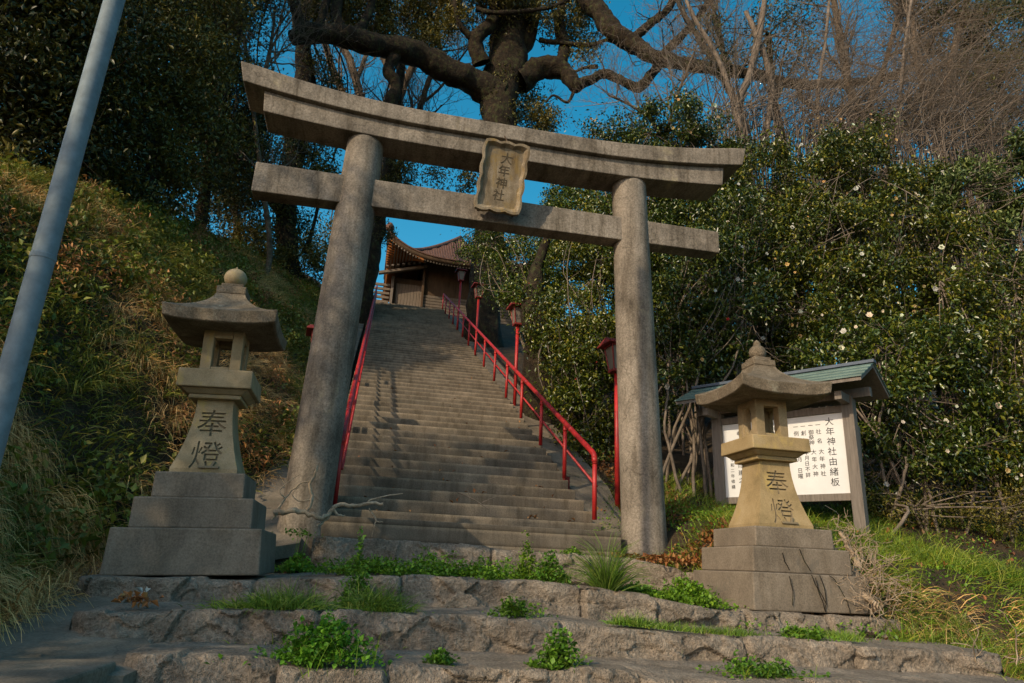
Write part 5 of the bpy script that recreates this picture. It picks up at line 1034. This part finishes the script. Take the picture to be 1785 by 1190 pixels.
# weeds rooted in the stone steps
TREADS = {'a': (7.38, .20), 'b': (5.42, -.10), 'c': (4.52, -.30), 'd': (3.72, -.50)}
def tread_z(x, y):
    for yy, tp_ in ((7.3, [(-.5, .21), (2.4, .17), (3.3, .06), (4, 0)]), (5.44, [(-1.8, -.16), (.2, -.09), (1.6, -.105), (2.9, -.245), (4.6, -.28)]), (4.54, [(-1.2, -.31), (0, -.285), (1.3, -.30), (2.4, -.37), (4.6, -.42)]), (3.74, [(-1, -.47), (1.2, -.5), (4.6, -.58)])):
        if y >= yy: return float(np.interp(x, *zip(*tp_)))
    return -.75
def clump_pts(x, y, rx, ry, n):
    q = RNG.normal(size=(n, 2)) * .42; X = x + q[:, 0] * rx; Y = y + q[:, 1] * ry; return np.stack([X, Y, np.array([tread_z(a, b) for a, b in zip(X, Y)])], -1)
def weed(label, u, v, y, r, h, kind, n=None, name='weed_clump', cat='weed', parent=None):
    c = at(u, v, y); z = tread_z(c.x, y); t = thing(name, label, cat, (c.x, y, z), group='weeds growing in the stone steps'); n = n or int(1500 * r * r / .04)
    P = clump_pts(c.x, y, r, r * .6, n) - np.array([c.x, y, z])
    if kind == 'grass':
        d = P.copy(); d[:, 2] = 0; N = np.array([0, 0, 1.0]) + d / r * 1.0; link('blades', blade_mesh('blades', P * .35, N, h * 1.5, .007, .3, 1.2, .45, 5), L_GRASS, t)
    elif kind == 'fine':
        P = P * np.array([1.3, 1.2, 1]); k = np.exp(-((P[:, 0] / r) ** 2 + (P[:, 1] / (r * .6)) ** 2) * .45) * (2.2 * fbm(P * 12 + u, 3) - .45); bk_ = []
        for lo in (0, .35, .6):
            q = P[(k >= lo) & (k < (lo + .35 if lo < .6 else 9))]
            if len(q) > 3: link('blades', blade_mesh('blades', q, np.tile([0, -.1, 1.0], (len(q), 1)) + q * .7 / r + .5 * (fbm(q * 14, 2)[:, None] - .5) * np.array([2.0, 1, 0]), h * (lo + .3) * 1.1, .006, .75, 1.1, .7, 4), L_GRASS, t)
    else:
        k = 1 - np.clip(np.hypot(P[:, 0], P[:, 1] * 1.6) / (r * 1.1), 0, 1); w_ = fbm(P * np.array([11, 11, 0]) + u, 3); P = P[w_ > .40]; k = k[w_ > .40]; w_ = w_[w_ > .40]
        P[:, 2] += h * RNG.random(len(P)) * (.15 + .85 * k) * (w_ - .25) * 3.4; P[:, :2] *= 1.2
        q = P[RNG.integers(0, len(P), max(20, len(P) // 9))] * np.array([1, 1, .15]); link('blades', blade_mesh('blades', q, np.tile([0, -.15, 1.0], (len(q), 1)), h * .75, .005, .7, 1.0, .5, 4), L_GRASS, t)
        P = np.concatenate([P, P + RNG.normal(size=P.shape) * .012]); link('leaves', leaf_mesh('leaves', P, .024, .8, up=.7, svar=.6), L_WEED, t); F = Fast()
        for _ in range(16): q = P[RNG.integers(0, len(P))]; F.tube([(q[0] * .4, q[1] * .4, 0), (q[0] * .8, q[1] * .8, q[2] * .6), tuple(q)], [.003, .0025, .002], 3)
        F.build('stems', L_WEED, t)
    return t
weed('large arching grass tuft in front of the right torii pillar', 1058, 1015, 5.62, .22, .30, 'grass', 420, 'grass_tuft', 'grass tuft')
weed('bright leafy weed just left of the arching grass tuft', 958, 1010, 5.70, .17, .20, 'leaf', 900)
weed('narrow upright weed left of the bright leafy weed on the second step', 915, 1005, 5.8, .10, .24, 'leaf', 420)
weed('leafy weed hanging against the middle of the second stone riser', 902, 1068, 4.70, .15, .20, 'leaf', 650)
weed('fine grass tuft on the third step under the left part of the green strip', 655, 1062, 4.66, .18, .17, 'fine', 900, 'grass_tuft', 'grass tuft')
weed('dark leafy weed trailing beside the fine grass tuft near step centre', 622, 1020, 5.0, .10, .30, 'leaf', 420)
weed('wide fine grass patch right below the left lantern pedestal', 480, 1062, 4.68, .27, .15, 'fine', 1500, 'grass_tuft', 'grass tuft')
weed('big leafy weed clump on the fourth step left of centre', 550, 1140, 3.84, .24, .20, 'leaf', 1500)
weed('feathery green tuft on the lower right of the fourth step', 972, 1165, 3.85, .12, .17, 'leaf', 500, 'grass_tuft', 'grass tuft')
weed('tiny weed below the third stone riser left of centre', 770, 1138, 3.95, .07, .06, 'leaf', 160)
weed('small weed at the end of the third row by the pavement corner', 228, 1145, 3.70, .07, .13, 'leaf', 200)
weed('dense green patch beside the left face of the right pedestal', 1200, 1045, 5.66, .28, .17, 'leaf', 2400)
weed('green patch on the second step between the tuft and the pedestal', 1120, 1030, 5.75, .22, .10, 'leaf', 1400)
weed('sparse green weed on the third step under the right lantern', 1400, 1120, 4.66, .16, .15, 'leaf', 560)
weed('grassy weed on the third step right of centre', 1100, 1098, 4.70, .14, .09, 'fine', 500, 'grass_tuft', 'grass tuft')
weed('low leafy weed on the bottom step at right of the picture', 1330, 1180, 3.95, .24, .12, 'leaf', 900)
weed('leafy fringe beside the foot of the left torii pillar', 515, 935, 7.2, .25, .12, 'leaf', 900)
weed('leafy weed tucked between the last stair and the right pillar', 1055, 900, 7.9, .17, .34, 'leaf', 1500)
weed('small dark moss clump at the right end of the first riser', 1000, 962, 7.45, .13, .04, 'leaf', 300)
S_ = []
for u, a, b in [(700, 5.9, .07), (760, 6.0, .09), (820, 6.0, .07), (600, 6.1, .05), (640, 5.8, .06), (860, 5.9, .09), (1165, 6.0, .06), (1230, 6.4, .06)]:
    c = at(u, 1000, a); q = clump_pts(c.x, a, .34, .34, 1500); k = fbm(q * 5 + 3, 3); q = q[k > .44]; k = k[k > .44]; q[:, 2] += b * RNG.random(len(q)) * (k - .36) * 8; S_.append(q)
stuff('clover_strip', leaf_mesh('clover_strip', np.concatenate(S_), .022, .9, up=.8, svar=.6), L_WEED)
S_ = []
for u, a in [(1180, 4.62), (1240, 4.64), (1290, 4.62), (1480, 4.7), (1130, 4.66), (1460, 5.0)]:
    c = at(u, 1095, a); q = clump_pts(c.x, a + .05, .20, .12, 300); S_.append(q)
S_ = np.concatenate(S_); stuff('step_grass', blade_mesh('step_grass', S_, np.tile([0, -.1, 1.0], (len(S_), 1)), .06, .005, .6, .8), L_GRASS)
# dry roots and stems beside the right pedestal
rt_ = thing('dead_shrub', 'dead grey brown shrub stump with roots right of the right pedestal', 'shrub', (4.6, 5.7, -.2)); F = Fast()
P, R = smooth_path(local([at(1465, 930, 6.2), at(1490, 975, 5.9), at(1500, 1020, 5.6), at(1530, 1065, 5.4)], rt_), [.018, .028, .034, .018], 6, .9); F.tube(P, R, 7)
for _ in range(34): q = P[RNG.integers(2, len(P))]; grow(F, q, rand_unit(1)[0] + np.array([.1, -.5, .3]), .26, .008, 2, .8, 0, 3, .5)
for _ in range(10): q = Vector((RNG.uniform(-.35, .5), -1.15 + RNG.uniform(-.1, .2), -.30)); grow(F, q, rand_unit(1)[0] + np.array([0, -.4, .8]), .25, .008, 1, .8, 0, 3, .5)
F.build('branches', DEADW, rt_)
# fallen branches
fb_ = thing('fallen_branch', 'broken pale branch lying against the left torii pillar and first stair', 'branch', (-.3, 7.35, .22)); F = Fast()
for pts, r in [([(480, 895), (500, 890), (530, 893), (560, 903), (575, 893), (590, 880), (615, 881), (640, 877), (668, 878)], .028), ([(575, 893), (568, 905), (552, 918)], .02), ([(578, 882), (590, 897), (602, 898)], .016), ([(535, 893), (545, 870), (540, 845), (548, 828), (554, 812)], .018), ([(475, 905), (497, 868), (520, 845), (540, 838)], .012), ([(497, 868), (488, 855), (505, 838), (525, 826)], .006), ([(540, 870), (520, 873), (510, 860), (525, 846)], .006),
                   ([(643, 885), (655, 905), (653, 915), (648, 935)], .008), ([(654, 908), (668, 910)], .007), ([(640, 877), (655, 868), (702, 860)], .010)]:
    P = [at(u, v, 7.28 if u > 560 else 7.2) for u, v in pts]; Q, R = smooth_path(local(P, fb_), list(np.linspace(r * 1.05, r * .55, len(P))), 4, .6); F.tube(Q, R, 7)
F.build('branch', DEADW, fb_)
fb2 = thing('fallen_twig', 'thin dark forked twig lying across the lower stairs', 'twig', (1.0, 8.2, .45)); F = Fast()
for pts, r in [([(798, 858), (825, 870), (852, 887)], .009), ([(820, 866), (815, 850), (830, 845)], .005), ([(840, 876), (858, 868), (872, 865)], .005)]:
    P = [at(u, v, 8.1) for u, v in pts]; Q, R = smooth_path(local(P, fb2), list(np.linspace(r, r * .5, len(P))), 4, .4); F.tube(Q, R, 5)
F.build('twig', BARKT, fb2)
# leaf bundle on the third step
lb = thing('withered_leaves', 'small heap of curled withered leaves on the step below the left lantern', 'leaves', (-1.22, 4.72, -.30))
q = RNG.normal(size=(40, 3)) * np.array([.06, .03, .012]) + np.array([0, 0, .02]); link('leaves', leaf_mesh('leaves', q, .055, .5, up=.5, fold=.35), L_RUST, lb)
q = RNG.normal(size=(5, 3)) * np.array([.05, .02, .01]) + np.array([0, 0, .05]); link('pale_leaves', leaf_mesh('pale_leaves', q, .045, .5, up=.3, fold=.3), F_WHITE, lb)
# fallen leaves
L1 = []
for _ in range(170):
    i = int(RNG.integers(0, 60) * RNG.random()); x = RNG.uniform(-.3, 2.8); y = T0 + i * TR + RNG.uniform(.02, .3); L1.append((x, y, Z0 + RI * (i + 1) + .012))
for u, v in [(935, 893), (925, 893), (845, 840), (985, 922), (1045, 880), (900, 918), (930, 917), (950, 918), (775, 815), (935, 828)]:
    c = at(u, v, 8.0); i = int(round((c.z - Z0) / RI)) - 1; i = max(0, i); c = at(u, v, T0 + i * TR + .06)
    for _ in range(4): L1.append((c.x + RNG.normal() * .05, T0 + i * TR + RNG.uniform(.03, .12), Z0 + RI * (i + 1) + .014))
L1 = np.array(L1)
L2 = scatter(5200, rb(3.55, 4.6, 8.2, 15)); L2[:, 2] += .015
L3 = scatter(900, lambda n: np.stack([3.9 + RNG.normal(size=n) * .35, 7.25 + RNG.normal(size=n) * .2], -1)); L3[:, 2] = np.maximum(L3[:, 2], .10) + .03
L4 = scatter(300, lambda n: np.stack([3.35 + RNG.normal(size=n) * .25, 7.45 + RNG.normal(size=n) * .08], -1)); L4[:, 2] = .17
L5 = scatter(1500, rb(3.0, 9.0, 4.5, 10)); L5[:, 2] += .03
stuff('fallen_leaves', leaf_mesh('fallen_leaves', np.concatenate([L1, L2, L3, L4, L5]), .055, .6, up=1.5, fold=.25), L_FALL)
